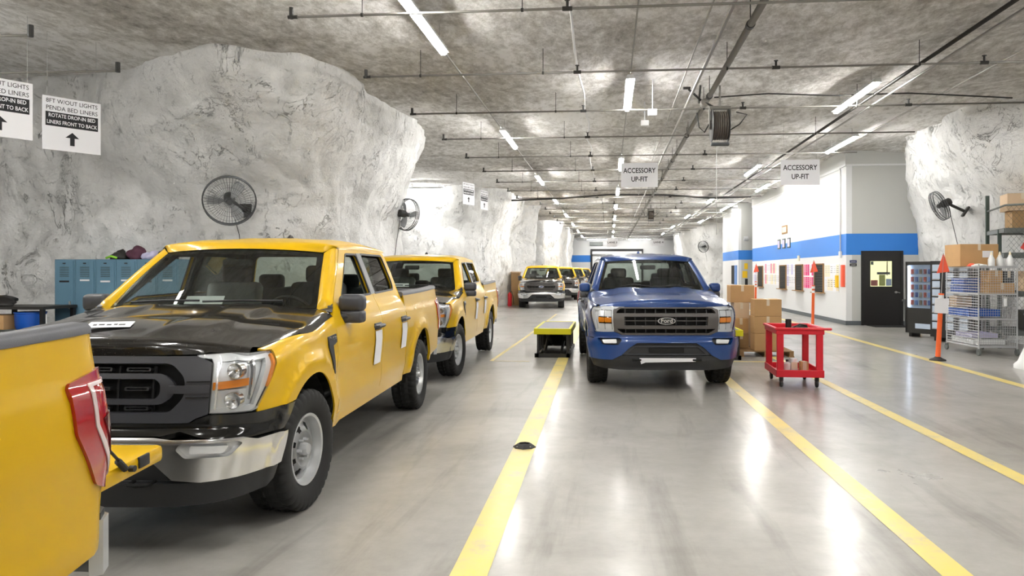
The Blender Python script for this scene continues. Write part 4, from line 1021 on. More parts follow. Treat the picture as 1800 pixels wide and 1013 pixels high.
def liner_sign(x, y, z, s, rz, label):
    t = thing('hanging_sign', (x, y, z), rz, label, 'sign', 'bed liner signs')
    bm = BM(); box(bm, (0, 0, 0), (s, .012, s), 0); obj('sign_board', bm, 'white_paper', t)
    text('8FT W/OUT LIGHTS', .085*s/.76, 'ink', (0, -.0075, .315*s/.76), parent=t, w=s*.88, depth=.0006)
    text('PENDA BED LINERS', .085*s/.76, 'ink', (0, -.0075, .215*s/.76), parent=t, w=s*.88, depth=.0006)
    bm = BM(); box(bm, (0, -.007, .06*s/.76), (s*.90, .003, .20*s/.76), 0); obj('text_band', bm, 'ink', t)
    text('ROTATE DROP-IN BED', .075*s/.76, 'white_paper', (0, -.0095, .11*s/.76), parent=t, w=s*.80, depth=.0006, bold=.001)
    text('LINERS FRONT TO BACK', .075*s/.76, 'white_paper', (0, -.0095, .015*s/.76), parent=t, w=s*.86, depth=.0006, bold=.001)
    bm = BM(); prism(bm, [(a*s/.76, (b-.205)*s/.76) for a, b in [(-.03, -.09), (.03, -.09), (.03, .02), (.09, .02), (0, .10), (-.09, .02), (-.03, .02)]], 0, .002, XZ); bmesh.ops.translate(bm, vec=(0, -.0065, 0), verts=bm.verts); obj('arrow', bm, 'ink', t)
    wires(t, (-s*.42, s*.42), s/2, 5.2-z); return t
liner_sign(-8.16, 10.62, 3.84, .80, R(58), 'white bed liner sign with dark text band and arrow, whole in view')
liner_sign(-8.30, 9.42, 3.86, .80, R(60), 'white bed liner sign cut off by the left edge of the photo')
liner_sign(-5.03, 26.3, 4.42, .78, R(69), 'far bed liner sign, nearest and widest of the far three')
liner_sign(-4.92, 29.0, 4.45, .76, R(77), 'far bed liner sign, middle one of the far three')
liner_sign(-4.95, 32.0, 4.45, .76, R(77), 'far bed liner sign, rightmost of the far three')

# ------------------------------------------------------------------ wall fans
def fan(loc, aim, wall, label, rad=.43, faint=False):
    """aim: direction the fan blows; wall: where its bracket meets the rock"""
    t = thing('wall_fan', loc, 0, label, 'fan'); a = Vector(aim).normalized(); q = a.to_track_quat('Y', 'Z').to_matrix().to_4x4()
    def fin(nm, bm, m, **k): bmesh.ops.transform(bm, matrix=q, verts=bm.verts); return obj(nm, bm, m, t, **k)
    bm = BM()
    for r_, y in ((rad, 0), (rad*1.01, -.05), (rad, -.10)): tube(bm, [(r_*math.cos(i*PI/20), y, r_*math.sin(i*PI/20)) for i in range(40)], .011, 6, closed=True)
    for f_ in (.8, .6, .4, .2): tube(bm, [(rad*f_*math.cos(i*PI/16), .085*(1-f_*f_), rad*f_*math.sin(i*PI/16)) for i in range(32)], .0022, 4, closed=True)
    for i in range(48):
        c, s_ = math.cos(i*PI/24), math.sin(i*PI/24)
        tube(bm, [(rad*f_*c, .085*(1-f_*f_), rad*f_*s_) for f_ in (.12, .5, .8, 1)], .0022, 4)
        tube(bm, [(rad*f_*c, -.10-.07*(1-f_*f_), rad*f_*s_) for f_ in (.12, .6, 1)], .0022, 4)
    fin('fan_cage', bm, 'fan_grey')
    bm = BM(); lathe(bm, [(.001, .105), (.045, .10), (.05, .08), (.001, .075)], 'Y', n=20); fin('cage_badge', bm, 'fan_grey', angle=40)
    for k in range(3):
        bm = BM(); rows = []
        for i in range(8):
            r_ = .05+(rad*.86-.05)*i/7; wd = .25+.42*math.sin(PI*(i/7)**.8)*.6; rr = []
            for j in range(6):
                th = 2*PI*k/3+wd*(j/5-.5)*1.6; rr.append(bm.verts.new((r_*math.cos(th), -.04+.06*(j/5-.5), r_*math.sin(th))))
            rows.append(rr)
        for i in range(7):
            for j in range(5): bm.faces.new((rows[i][j], rows[i+1][j], rows[i+1][j+1], rows[i][j+1]))
        bmesh.ops.solidify(bm, geom=bm.faces[:], thickness=.004); fin('fan_blade', bm, 'silver', smooth=True)
    bm = BM(); lathe(bm, [(.001, .02), (.05, .0), (.055, -.06), (.09, -.13), (.095, -.30), (.07, -.33), (.001, -.33)], 'Y', n=20); fin('motor', bm, 'pipe_dark', angle=40)
    wv = Vector(wall)-Vector(loc); m0 = -a*.25
    bm = BM(); tube(bm, [m0, m0+(wv-m0)*.25+Vector((0, 0, -.02)), wv], [.04, .035, .035], 8); d = (wv-m0).normalized(); box(bm, wv, (.05, .22, .26), .01, rot=d.to_track_quat('X', 'Z').to_matrix()); obj('wall_bracket', bm, 'pipe_dark', t, angle=40)
    bm = BM(); tube(bm, [m0, wv*.6+Vector((0, 0, -.5)), wv*.85+Vector((.02, -.02, -1.3)), wv*.92+Vector((0, -.02, -2.4+(3-loc[2])*-1))], .007, 5); obj('power_cord', bm, 'cable', t, smooth=True)
    return t
fan((-6.55, 12.3, 2.83), (.55, -1, -.42), (-6.75, 13.25, 2.75), 'round grey wall fan facing out above the nearest yellow truck')
fan((-5.05, 18.35, 3.05), (.55, .85, -.1), (-5.45, 18.1, 3.02), 'grey wall fan seen from behind at the rock corner above the second truck', rad=.40)
fan((7.90, 18.6, 3.18), (-1, .05, -.45), (8.50, 18.5, 3.05), 'grey wall fan on the right rock above the vending machines', rad=.36)
fan((6.9, 55.2, 3.45), (-.8, -1, -.2), (7.4, 56.3, 3.45), 'distant grey fan on the far right rock pillar', rad=.42)

# ------------------------------------------------------------------ office wall fittings
X7 = 7.13
for i, (y0, y1) in enumerate(((25.3, 26.35), (27.95, 28.95), (30.5, 31.6), (35.0, 36.1))):
    lb = ['nearest the corner', 'second from the corner', 'third from the corner', 'farthest from the corner'][i]
    t = thing('service_window', (X7, (y0+y1)/2, .92), 0, 'service window with dark slatted blind in the white side wall, %s' % lb, 'window', 'service windows')
    h = y1-y0
    bm = BM(); bx(bm, -.02, .0, -h/2, h/2, 0, .95); obj('window_recess', bm, 'dark', t)
    bm = BM()
    for k in range(16): bx(bm, -.035, -.022, -h/2+.02, h/2-.02, .05+k*.055, .075+k*.055)
    obj('blind', bm, 'pipe_dark', t)
    bm = BM()
    for s_ in (-1, 1): bx(bm, -.045, .0, s_*h/2-.02, s_*h/2+.02, 0, .95)
    bx(bm, -.045, 0, -h/2, h/2, .93, .97); obj('window_frame', bm, 'wood', t)
    bm = BM(); bx(bm, -.16, .0, -h/2-.15, h/2+.05, -.03, .0); obj('counter_shelf', bm, 'wood', t)
rp = random.Random(5)
mat('faint_grey', (190, 190, 192), .7)
def board(y0, y1, z0, z1, label, cols, n, group='posted sheets'):
    t = thing('notice_board', (X7, (y0+y1)/2, z0), 0, label, 'notice board', 'notice boards on the office wall')
    h = y1-y0; bm = BM(); bx(bm, -.012, -.001, -h/2, h/2, 0, z1-z0); obj('board_panel', bm, 'white_paper', t)
    nc = max(1, int(h/.27)); nr = 2
    for a in range(nc):
        for b in range(nr):
            w_ = h/nc; q = (z1-z0)/nr; y = -h/2+w_*(a+.5); z = q*(b+.5)
            bm = BM(); bx(bm, -.016, -.012, y-w_*.43, y+w_*.43, z-q*.44, z+q*.44); obj('notice', bm, cols[rp.randrange(len(cols))], t)
            bm = BM()
            for r_ in range(4): bx(bm, -.0175, -.016, y-w_*.36, y+w_*rp.uniform(.1, .36), z+q*(.30-.14*r_)-.008, z+q*(.30-.14*r_)+.008)
            obj('notice_text', bm, ['satin_grey', 'faint_grey', 'satin_grey'][rp.randrange(3)], t)
mat('pink_sheet', (236, 130, 160), .7); mat('lilac_sheet', (200, 196, 226), .7); mat('cream_sheet', (236, 226, 200), .7); mat('red_sheet', (214, 80, 72), .7); mat('yellow_sheet', (240, 196, 30), .6); mat('green_sheet', (110, 190, 150), .6); mat('magenta_sheet', (226, 60, 130), .7); mat('blue_sheet', (110, 150, 210), .6)
board(23.65, 25.2, .98, 1.86, 'board of white and red notices between nearest blind and corner', ['white_paper', 'cream_sheet', 'white_paper', 'red_sheet', 'cream_sheet'], 8)
board(26.5, 27.85, 1.0, 1.90, 'board of bright pink notices between first and second blinds', ['pink_sheet', 'white_paper', 'magenta_sheet', 'pink_sheet'], 8)
board(29.05, 30.4, 1.02, 1.93, 'board of white and grey notices between second and third blinds', ['white_paper', 'lilac_sheet', 'white_paper'], 8)
board(31.75, 34.8, 1.04, 2.0, 'wide board of lilac notices between third and farthest blinds', ['lilac_sheet', 'cream_sheet', 'white_paper', 'pink_sheet'], 8)
board(36.2, 37.5, 1.04, 1.98, 'board of pale notices at the far end of the side wall', ['cream_sheet', 'white_paper', 'lilac_sheet'], 8)
bm = BM(); bx(bm, X7-.09, X7, 23.1, 23.26, 1.15, 1.82, .01); tag(obj('wall_folder', bm, 'orange_flag'), 'tall orange folder rack on the side wall by the corner', 'folder')
bm = BM(); bx(bm, X7-.08, X7-.018, 23.66, 23.86, 1.12, 1.50, .01); tag(obj('wall_folder', bm, 'yellow_sheet'), 'yellow folder hung over the white notices by the corner', 'folder')
bm = BM(); bx(bm, X7-.05, X7, 28.4, 28.6, 2.02, 2.22, .01); tag(obj('wall_alarm', bm, 'cream_sheet'), 'small cream alarm box above the second blind window', 'alarm')
bm = BM(); bx(bm, X7-.06, X7, 23.38, 23.56, 2.04, 2.24, .01); tag(obj('switch_box', bm, 'paint_white'), 'small white switch box at the foot of the wall conduit', 'switch box')
bm = BM(); tube(bm, [(X7-.03, 23.47, 2.2), (X7-.03, 23.47, 4.7), (X7-.03, 23.5, 4.78), (X7-.03, 25.4, 4.80)], .02, 8); tag(obj('wall_conduit', bm, 'paint_white', smooth=True), 'white conduit running up the side wall beside the corner', 'conduit')
t = thing('wall_sign', (X7, 30.9, 4.05), 0, 'large pale sign with faint lettering high on the office wall', 'sign')
bm = BM(); bx(bm, -.02, 0, -1.25, 1.25, -.50, .50); obj('sign_board', bm, 'white_plastic', t)
for z, w_ in ((.30, 1.3), (.05, 2.0), (-.22, .8)):
    bm = BM(); n = int(w_/.15)
    for k in range(n): bx(bm, -.024, -.02, -w_/2+k*.15, -w_/2+k*.15+.10, z-.07, z+.07)
    obj('faint_lettering', bm, 'faint_grey', t)
t = thing('framed_plaque', (X7, 30.75, 3.32), 0, 'small brown framed plaque under the large pale wall sign', 'plaque')
bm = BM(); bx(bm, -.04, 0, -.42, .42, -.17, .17, .01); obj('frame', bm, 'wood', t)
bm = BM(); bx(bm, -.045, -.04, -.34, .34, -.11, .11); obj('plaque_face', bm, 'cream_sheet', t)
for y, lb in ((31.75, 'left'), (30.9, 'middle'), (30.05, 'right')):
    t = thing('picture_frame', (X7, y, 2.76), 0, 'narrow framed certificate on the blue band, %s one of three' % lb, 'picture', 'framed certificates')
    bm = BM(); bx(bm, -.03, 0, -.22, .22, -.20, .20, .005); obj('frame', bm, 'rack_green', t)
    bm = BM(); bx(bm, -.034, -.03, -.17, .17, -.15, .15); obj('certificate', bm, 'lilac_sheet', t)
for x, z0, z1, nm in ((7.33, 1.88, 1.96, 'upper navy sign plate left of the black office door'), (7.33, 1.78, 1.86, 'lower black sign plate left of the black office door')):
    o_ = thing('door_plate', (x, 22.985, z0), 0, nm, 'sign')
    bm = BM(); bx(bm, -.10, .10, -.01, .014, 0, z1-z0); obj('plate', bm, 'door_black' if z0 < 1.8 else 'navy' if 'navy' in MT else mat('navy', (40, 46, 92), .5), o_)
    bm = BM(); bx(bm, -.07, .07, -.012, -.01, .03, .045); obj('plate_text', bm, 'faint_grey', o_)
for z, lb in ((1.52, 'upper'), (1.12, 'lower')):
    t = thing('wall_pocket', (8.98, 22.99, z), 0, '%s dark wall pocket right of the black office door' % lb, 'wall pocket')
    bm = BM(); bx(bm, -.13, .14, -.07, .0, 0, .26, .008); obj('pocket', bm, 'pipe_dark', t)
    bm = BM(); bx(bm, -.08, .12, -.075, -.07, .08, .15); obj('pocket_label', bm, 'faint_grey', t)
# posters on the back office front wall
for (x0, x1, z0, z1, m_, lb) in ((6.95, 7.12, 1.75, 2.05, 'yellow_sheet', 'small yellow poster on the rear office front'), (6.85, 7.10, 1.3, 1.65, 'yellow_sheet', 'pale yellow sheet low on the rear office front'), (6.98, 7.12, .9, 1.25, 'ink', 'dark clipboard holder on the rear office front')):
    bm = BM(); bx(bm, x0, x1, 38.78, 38.80, z0, z1); tag(obj('poster', bm, m_), lb, 'poster')
t = thing('service_window', (6.65, 40.5, .95), 0, 'dark service window in the side of the rear office', 'window'); bm = BM(); bx(bm, -.03, 0, -.7, .3, 0, 1.0); obj('window_recess', bm, 'dark', t); bm = BM(); bx(bm, -.05, 0, -1.3, -.75, 0, 1.0); obj('notice', bm, 'blue_sheet', t)
bm = BM(); tube(bm, [(6.9, 38.6, 3.3), (7.1, 38.6, 3.3)], .12, 10); box(bm, (7.1, 38.7, 3.32), (.08, .2, .08), .02); tag(obj('wall_heater', bm, 'silver', angle=40), 'small grey horn device on the rear office front', 'speaker')
# far end of the hall
t = thing('roller_door', (0, 77.95, 0), 0, 'pale roller door frame in the far wall behind the blue truck', 'door')
bm = BM(); bx(bm, -1.9, -1.7, -.08, 0, 0, 3.9); bx(bm, 3.4, 3.6, -.08, 0, 0, 3.9); bx(bm, -1.9, 3.6, -.12, 0, 3.75, 4.0); obj('door_frame', bm, 'door_black', t)
bm = BM(); bx(bm, -1.7, 3.4, -.03, 0, 0, 3.5); bx(bm, -1.75, 3.45, -.35, -.05, 3.4, 3.75, .1); obj('door_curtain', bm, 'paint_white', t)
bm = BM(); bx(bm, -2.0, -.6, 77.8, 77.999, 4.35, 4.75)
for k in range(4): bx(bm, -1.95, -.65, 77.77, 77.8, 4.40+k*.09, 4.43+k*.09)
tag(obj('air_grille', bm, 'rack_grey'), 'grey ventilation grille high on the far wall', 'vent')
# ------------------------------------------------------------------ trucks
T1 = make_truck('work')
T0 = copy_tree(T1); T2 = copy_tree(T1)
TB = make_truck('lariat')
TF = make_truck('xlt')
def put(t, x, y, rz, label, group=None): t.location = (x, y, 0); t.rotation_euler = (0, 0, R(rz)); tag(t, label, 'pickup truck', group)
put(T0, -2.50, -2.42, 3.6, 'foreground yellow pickup truck showing only its rear side, red tail lamp and lowered tailgate', 'yellow pickup trucks')
put(T1, -3.02, 4.82, 2.9, 'yellow pickup truck with black hood and black grille, nearest whole truck on the left', 'yellow pickup trucks')
put(T2, -3.30, 11.25, 1.6, 'yellow pickup truck parked right behind the nearest whole yellow truck', 'yellow pickup trucks')
put(TB, .70, 10.90, 4.0, 'blue pickup truck facing the viewer in the middle lane', None)
put(TF, -3.0, 33.1, 4.0, 'far yellow pickup truck facing the viewer between the rock pillar and the lift table', 'yellow pickup trucks')
for (x, y, rz, lb) in ((-2.72, 42.3, 5, 'far yellow pickup truck first behind the one facing the viewer'), (-2.45, 50.2, 6, 'far yellow pickup truck second behind the one facing the viewer'), (-2.1, 57.5, 6, 'farthest yellow pickup truck at the end of the left queue')):
    c = copy_tree(TF); put(c, x, y, rz, lb, 'yellow pickup trucks')
for ch in T0.children:
    if ch.name.startswith('tailgate'): ch.rotation_euler = (R(-88), 0, 0); ch.location = (0, 4.94, .815); ch.scale = (1.08, 1, 1.1)
tg = [ch for ch in T0.children if ch.name.startswith('tailgate')][0]
bm = BM(); tube(bm, [(.84, 4.88, 1.13), (.86, 5.04, .99), (.855, 5.24, .815)], .006, 6); tube(bm, [(.855, 5.20, .845), (.855, 5.25, .80)], .014, 8); obj('tailgate_cable', bm, 'cable', T0)
# shipping sheet lying on the nearest truck's hood
bm = BM(); box(bm, (0, 0, 0), (.24, .15, .002), 0); o = obj('hood_sheet', bm, 'white_paper', T1); o.location = (-.02, -.58, 1.290); o.rotation_euler = (R(9), 0, R(20))
bm = BM()
for k, (x_, w_) in enumerate(((-.08, .02), (-.045, .03), (-.005, .025), (.03, .02), (.065, .035))): box(bm, (x_, -.01+.006*(k % 2), .0015), (w_, .028, .001))
obj('printed_marks', bm, 'ink', o)

# ------------------------------------------------------------------ lift tables
def lift(x0, y0, label):
    t = thing('lift_table', (x0+.32, y0+1.0, 0), 0, label, 'lift table', 'lift tables beside the blue truck'); W_, L_ = .70, 2.05
    bm = BM(); bx(bm, -W_/2, W_/2, -L_/2, -L_/2+.05, .435, .545, .004); bx(bm, -W_/2, W_/2, L_/2-.05, L_/2, .435, .545, .004); bx(bm, -W_/2, -W_/2+.05, -L_/2+.05, L_/2-.05, .435, .545, .004); bx(bm, W_/2-.05, W_/2, -L_/2+.05, L_/2-.05, .435, .545, .004); obj('table_rim', bm, 'safety_yellow', t)
    bm = BM(); bx(bm, -W_/2+.05, W_/2-.05, -L_/2+.05, L_/2-.05, .50, .54); obj('deck_plate', bm, 'tread_plate', t)
    bm = BM(); bx(bm, -W_/2+.01, W_/2-.03, -L_/2+.02, -L_/2+.07, 0, .075); bx(bm, -W_/2+.01, W_/2-.03, L_/2-.07, L_/2-.02, 0, .075)
    for s_ in (-1, 1): bx(bm, s_*(W_/2-.06)-.03, s_*(W_/2-.06)+.03, -L_/2+.02, L_/2-.02, 0, .075)
    bx(bm, -W_/2+.1, W_/2-.1, -L_/2+.2, L_/2-.1, .0, .03); obj('base_frame', bm, 'pipe_dark', t)
    for sx in (-1, 1):
        for k in range(5):
            bm = BM(); y = -L_/2+.07+(L_-.14)*k/4; bx(bm, sx*(W_/2-.075)-.02, sx*(W_/2-.075)+.02, y-.03, y+.03, .07, .44); obj('leg', bm, 'door_black', t)
    for sx in (-.16, .16):
        bm = BM(); tube(bm, [(sx, -L_/2+.15, .09), (sx, L_/2-.4, .42)], .03, 8); tube(bm, [(sx+.05, -L_/2+.15, .42), (sx+.05, L_/2-.4, .09)], .03, 8); obj('scissor_arm', bm, 'pipe_dark', t, angle=40)
    bm = BM(); tube(bm, [(-.24, -L_/2+.12, .10), (-.22, -L_/2+.55, .10)], .018, 8); obj('hydraulic_rod', bm, 'conduit', t, smooth=True)
    bm = BM(); bx(bm, -.28, .28, .2, .7, .12, .42, .01); obj('pump_box', bm, 'dark', t)
    return t
lift(-1.37, 13.83, 'low yellow-rimmed scissor lift table in clear view left of the blue truck')
lift(1.77, 13.75, 'low yellow-rimmed scissor lift table half hidden behind the blue truck')

# ------------------------------------------------------------------ cardboard boxes by the right lift table
def carton(x, y, z, w_, d, h, label, m='cardboard', group=None, rz=0, lbl=False):
    t = thing('cardboard_box', (x, y, z), R(rz), label, 'box', group)
    bm = BM(); box(bm, (0, 0, h/2), (w_, d, h), .006); obj('box_body', bm, m, t)
    bm = BM(); box(bm, (0, 0, h+.0005), (.055, d+.002, .002), 0); box(bm, (0, -d/2-.0005, h-.06), (.055, .002, .12), 0); obj('tape', bm, 'tape', t)
    if lbl:
        bm = BM(); box(bm, (w_*.22, -d/2-.001, h*.55), (w_*.28, .002, h*.3), 0); obj('label_sheet', bm, 'white_paper', t)
    return t
G = 'boxes stacked by the right lift table'
t = thing('wooden_pallet', (2.97, 14.75, 0), 0, 'wooden pallet under the stack of brown boxes', 'pallet')
for k in range(6): bm = BM(); bx(bm, -.50, .50, -.48+k*.17, -.37+k*.17, .095, .115); obj('top_board', bm, 'wood', t)
for s_ in (-.46, 0, .46): bm = BM(); bx(bm, s_-.04, s_+.04, -.48, .48, .02, .095); bx(bm, s_-.05, s_+.05, -.48, .48, 0, .02); obj('bearer', bm, 'wood', t)
for k, lb in enumerate(('bottom', 'middle', 'top')):
    carton(3.0, 14.5, .116+k*.325, .50, .42, .322, 'brown cardboard box, %s of the tall stack nearest the red cart' % lb, ('cardboard', 'cardboard', 'cardboard')[k], G)
carton(2.58, 14.95, .116, .28, .45, .30, 'narrow brown box at the bottom between lift table and tall stack', 'cardboard_dark', G)
carton(2.58, 14.95, .418, .28, .42, .28, 'narrow brown box resting on the lowest narrow box', 'cardboard', G)
carton(2.60, 15.0, .70, .30, .40, .30, 'small brown box under the large top box', 'cardboard_pale', G)
carton(2.62, 15.05, 1.005, .46, .46, .34, 'large brown box on top of the rear stack', 'cardboard', G)
carton(2.95, 15.15, .116, .26, .34, .62, 'upright brown box behind the tall stack', 'cardboard_dark', G)

# ------------------------------------------------------------------ red utility cart
t = thing('utility_cart', (2.66, 10.98, 0), R(-2), 'red plastic utility cart standing right of the blue truck', 'cart')
WC, LC = .62, .92
def tray(bm, z, h, lip):
    bx(bm, -WC/2, WC/2, -LC/2, LC/2, z, z+.02, .004)
    for s_ in (-1, 1): bx(bm, s_*(WC/2)-.012, s_*(WC/2)+.012, -LC/2-.01, LC/2+.01, z-.0, z+h, .006); bx(bm, -WC/2-.01, WC/2+.01, s_*(LC/2)-.012, s_*(LC/2)+.012, z, z+h, .006)
bm = BM(); tray(bm, .74, .085, 0)
for s_ in (-1, 1): bx(bm, s_*(WC/2+.012)-.022, s_*(WC/2+.012)+.022, -LC/2-.035, LC/2+.035, .80, .835, .012); bx(bm, -WC/2-.03, WC/2+.03, s_*(LC/2+.012)-.022, s_*(LC/2+.012)+.022, .80, .835, .012)
bx(bm, WC/2, WC/2+.11, -LC/2-.03, -LC/2+.03, .80, .835, .012); obj('top_tray', bm, 'red_plastic', t)
bm = BM(); tray(bm, .145, .10, 0); obj('bottom_tray', bm, 'red_plastic', t)
for sx in (-1, 1):
    for sy in (-1, 1):
        bm = BM(); bx(bm, sx*(WC/2-.045)-.045, sx*(WC/2-.045)+.045, sy*(LC/2-.03)-.03, sy*(LC/2-.03)+.03, .15, .78, .01); obj('post', bm, 'red_plastic', t)
        bm = BM(); lathe(bm, [(.001, -.018), (.045, -.018), (.052, -.012), (.052, .012), (.045, .018), (.001, .018)], 'X', c=(sx*(WC/2-.07), sy*(LC/2-.08), .052), n=18); bx(bm, sx*(WC/2-.07)-.026, sx*(WC/2-.07)+.026, sy*(LC/2-.08)-.02, sy*(LC/2-.08)+.02, .085, .146); obj('caster', bm, 'pipe_dark', t, angle=40)
def on(name, x, y, z, label, cat): return thing(name, (x, y, z), 0, label, cat)
o = on('ribbed_cup', 2.55, 10.80, .765, 'tall black ribbed tumbler standing on the red cart', 'tumbler')
bm = BM(); lathe(bm, [(.001, 0), (.040, 0)]+[(.040+.003*(k % 2), .01+k*.014) for k in range(11)]+[(.042, .17), (.036, .17), (.034, .02), (.001, .02)], 'Z', n=20); obj('cup_body', bm, 'door_black', o, angle=40)
o = on('tool_pouch', 2.72, 10.82, .765, 'black tool pouch lying on top of the red cart', 'pouch')
def lump(c, s, seed, amp=.25, sub=3):
    bm = BM(); bmesh.ops.create_icosphere(bm, subdivisions=sub, radius=1)
    for v in bm.verts:
        n_ = noise.noise(v.co*1.6+Vector((seed, 0, 0)))*amp+noise.noise(v.co*4+Vector((0, seed, 0)))*amp*.4; v.co *= 1+n_
        v.co = Vector((v.co.x*s[0]+c[0], v.co.y*s[1]+c[1], max(0, v.co.z*s[2]+c[2])))
    return bm
obj('pouch_body', lump((0, 0, .035), (.12, .10, .055), 3), 'door_black', o, smooth=True)
bm = BM(); tube(bm, [(-.10, -.02, .05), (-.02, -.05, .10), (.08, -.03, .08)], .012, 7); obj('strap', bm, 'pipe_dark', o, smooth=True)
o = on('work_glove', 2.83, 10.74, .765, 'yellow and black work gloves lying on the red cart', 'gloves')
obj('palm', lump((0, 0, .025), (.07, .05, .03), 9), mat('glove_yellow', (214, 206, 120), .8), o, smooth=True)
for k in range(4): bm = BM(); tube(bm, [(.05, -.03+k*.02, .03), (.09, -.04+k*.025, .035), (.13, -.04+k*.028, .018)], [.013, .012, .010], 8); obj('finger', bm, 'door_black' if k % 2 else 'glove_yellow', o, smooth=True)
o = on('plastic_bottle', 2.58, 11.0, .168, 'white squat bottle with dark cap on the lower tray of the red cart', 'bottle')
bm = BM(); lathe(bm, [(.001, 0), (.045, 0), (.047, .11), (.02, .14), (.018, .15), (.001, .15)], 'Z', n=16); obj('bottle_body', bm, 'white_plastic', o, angle=40)
bm = BM(); lathe(bm, [(.022, .14), (.022, .17), (.001, .17)], 'Z', n=12); obj('cap', bm, 'door_black', o, angle=40)
o = on('white_canister', 2.68, 11.05, .168, 'larger white canister on the lower tray of the red cart', 'canister')
bm = BM(); lathe(bm, [(.001, 0), (.06, 0), (.06, .16), (.05, .18), (.001, .18)], 'Z', n=18); obj('canister_body', bm, 'white_plastic', o, angle=40)
bm = BM(); bx(bm, -.045, .045, -.061, -.058, .03, .13); obj('canister_label', bm, 'cream_sheet', o)
carton(2.80, 10.95, .168, .11, .12, .15, 'small brown carton on the lower tray of the red cart', 'cardboard')

# ------------------------------------------------------------------ orange delineator posts, floor base
def post(x, y, label, tilt=2, sheet=False, flag=True):
    t = thing('delineator_post', (x, y, 0), 0, label, 'post', 'orange lane posts')
    M = Matrix.Rotation(R(tilt), 4, 'Y')
    def fin(nm, bm, m, **k): bmesh.ops.transform(bm, matrix=M, verts=bm.verts); return obj(nm, bm, m, t, **k)
    bm = BM(); lathe(bm, [(.001, 0), (.15, 0), (.15, .015), (.07, .05), (.045, .07), (.001, .07)], 'Z', n=8); obj('post_base', bm, 'cable', t, angle=30)
    bm = BM(); lathe(bm, [(.045, .04), (.042, .3), (.040, 1.15), (.046, 1.16), (.046, 1.22), (.001, 1.22)], 'Z', n=18); fin('post_tube', bm, 'orange_plastic', angle=40)
    for z in (1.0, 1.12): bm = BM(); lathe(bm, [(.044, z), (.044, z+.07)], 'Z', n=18); bmesh.ops.solidify(bm, geom=bm.faces[:], thickness=.002); fin('reflective_band', bm, 'paint_white')
    bm = BM(); tube(bm, [(0, 0, 1.2), (0, 0, 1.95)], .008, 6); fin('flag_rod', bm, 'conduit')
    bm = BM(); prism(bm, [(.0, 1.95), (-.10, 1.58), (.12, 1.62)], -.006, .006, XZ); fin('pennant', bm, 'orange_flag')
    if sheet: bm = BM(); bx(bm, -.13, .11, -.06, -.055, .86, 1.13); fin('hanging_sheet', bm, 'white_paper')
    return t
post(5.95, 14.0, 'orange post with pennant and white sheet, nearest of three, by the cage', 3, True)
post(5.88, 22.0, 'orange post with pennant behind the red cart, second of three', 1)
post(5.9, 30.5, 'orange post with pennant beside the far blinds, farthest of three', 1)
t = thing('floor_base', (-.77, 6.74, 0), 0, 'empty dark octagonal post base on the yellow floor line', 'post base')
bm = BM(); lathe(bm, [(.001, 0), (.105, 0), (.105, .008), (.062, .036), (.055, .038), (.052, .02), (.001, .02)], 'Z', n=8); obj('base_block', bm, 'cable', t, angle=20)
for k in range(4): a = PI/4+k*PI/2; bm = BM(); lathe(bm, [(.001, .022), (.009, .02), (.009, .012)], 'Z', c=(.082*math.cos(a), .082*math.sin(a), 0), n=6); obj('bolt', bm, 'conduit', t)

# ------------------------------------------------------------------ wire security cage on casters
def grid(bm, o, u, v, nu, nv, r=.0028, ru=None):
    o, u, v = Vector(o), Vector(u), Vector(v)
    for i in range(nu+1): tube(bm, [o+u*i/nu, o+u*i/nu+v], r, 4, cap=False)
    for j in range(nv+1): tube(bm, [o+v*j/nv, o+v*j/nv+u], r if ru is None else ru, 4, cap=False)
t = thing('wire_cage_cart', (7.38, 15.44, 0), R(3), 'tall silver wire cage trolley holding boxes and blue bins', 'cage trolley')
CW, CL = .72, 1.20; z0, z1 = .16, 1.72
bm = BM(); grid(bm, (-CW/2, -CL/2, z0), (CW, 0, 0), (0, 0, z1-z0), 16, 34, .0032); obj('front_mesh', bm, 'wire', t)
bm = BM(); grid(bm, (-CW/2, CL/2, z0), (0, -CL, 0), (0, 0, z1-z0), 20, 30, .003, .006); obj('side_mesh', bm, 'wire', t)
bm = BM(); grid(bm, (CW/2, CL/2, z0), (0, -CL, 0), (0, 0, z1-z0), 16, 18); obj('side_mesh', bm, 'wire', t)
bm = BM(); grid(bm, (-CW/2, CL/2, z0), (CW, 0, 0), (0, 0, z1-z0), 12, 20); obj('back_mesh', bm, 'wire', t)
for sx in (-1, 1):
    for sy in (-1, 1):
        bm = BM(); tube(bm, [(sx*CW/2, sy*CL/2, .12), (sx*CW/2, sy*CL/2, 1.76)], .014, 8); obj('upright', bm, 'wire', t)
        bm = BM(); lathe(bm, [(.001, -.02), (.055, -.02), (.062, -.014), (.062, .014), (.055, .02), (.001, .02)], 'X', c=(sx*CW/2, sy*CL/2, .062), n=18); bx(bm, sx*CW/2-.03, sx*CW/2+.03, sy*CL/2-.02, sy*CL/2+.02, .09, .13); obj('caster', bm, 'rack_grey', t, angle=40)
for z in (.17, .70, 1.18, 1.70): bm = BM(); grid(bm, (-CW/2, -CL/2, z), (CW, 0, 0), (0, CL, 0), 4, 34, .003, .003); bx(bm, -CW/2, CW/2, -CL/2-.01, -CL/2+.01, z-.015, z+.015); bx(bm, -CW/2-.01, -CW/2+.01, -CL/2, CL/2, z-.015, z+.015); obj('wire_shelf', bm, 'wire', t)
bm = BM(); bx(bm, .1, .16, -CL/2-.03, -CL/2-.0, .95, 1.1, .01); obj('latch', bm, 'white_plastic', t)
cm = Matrix.Translation((7.38, 15.44, 0)) @ Matrix.Rotation(R(3), 4, 'Z')
def incage(x, y, z): return tuple(cm @ Vector((x, y, z)))
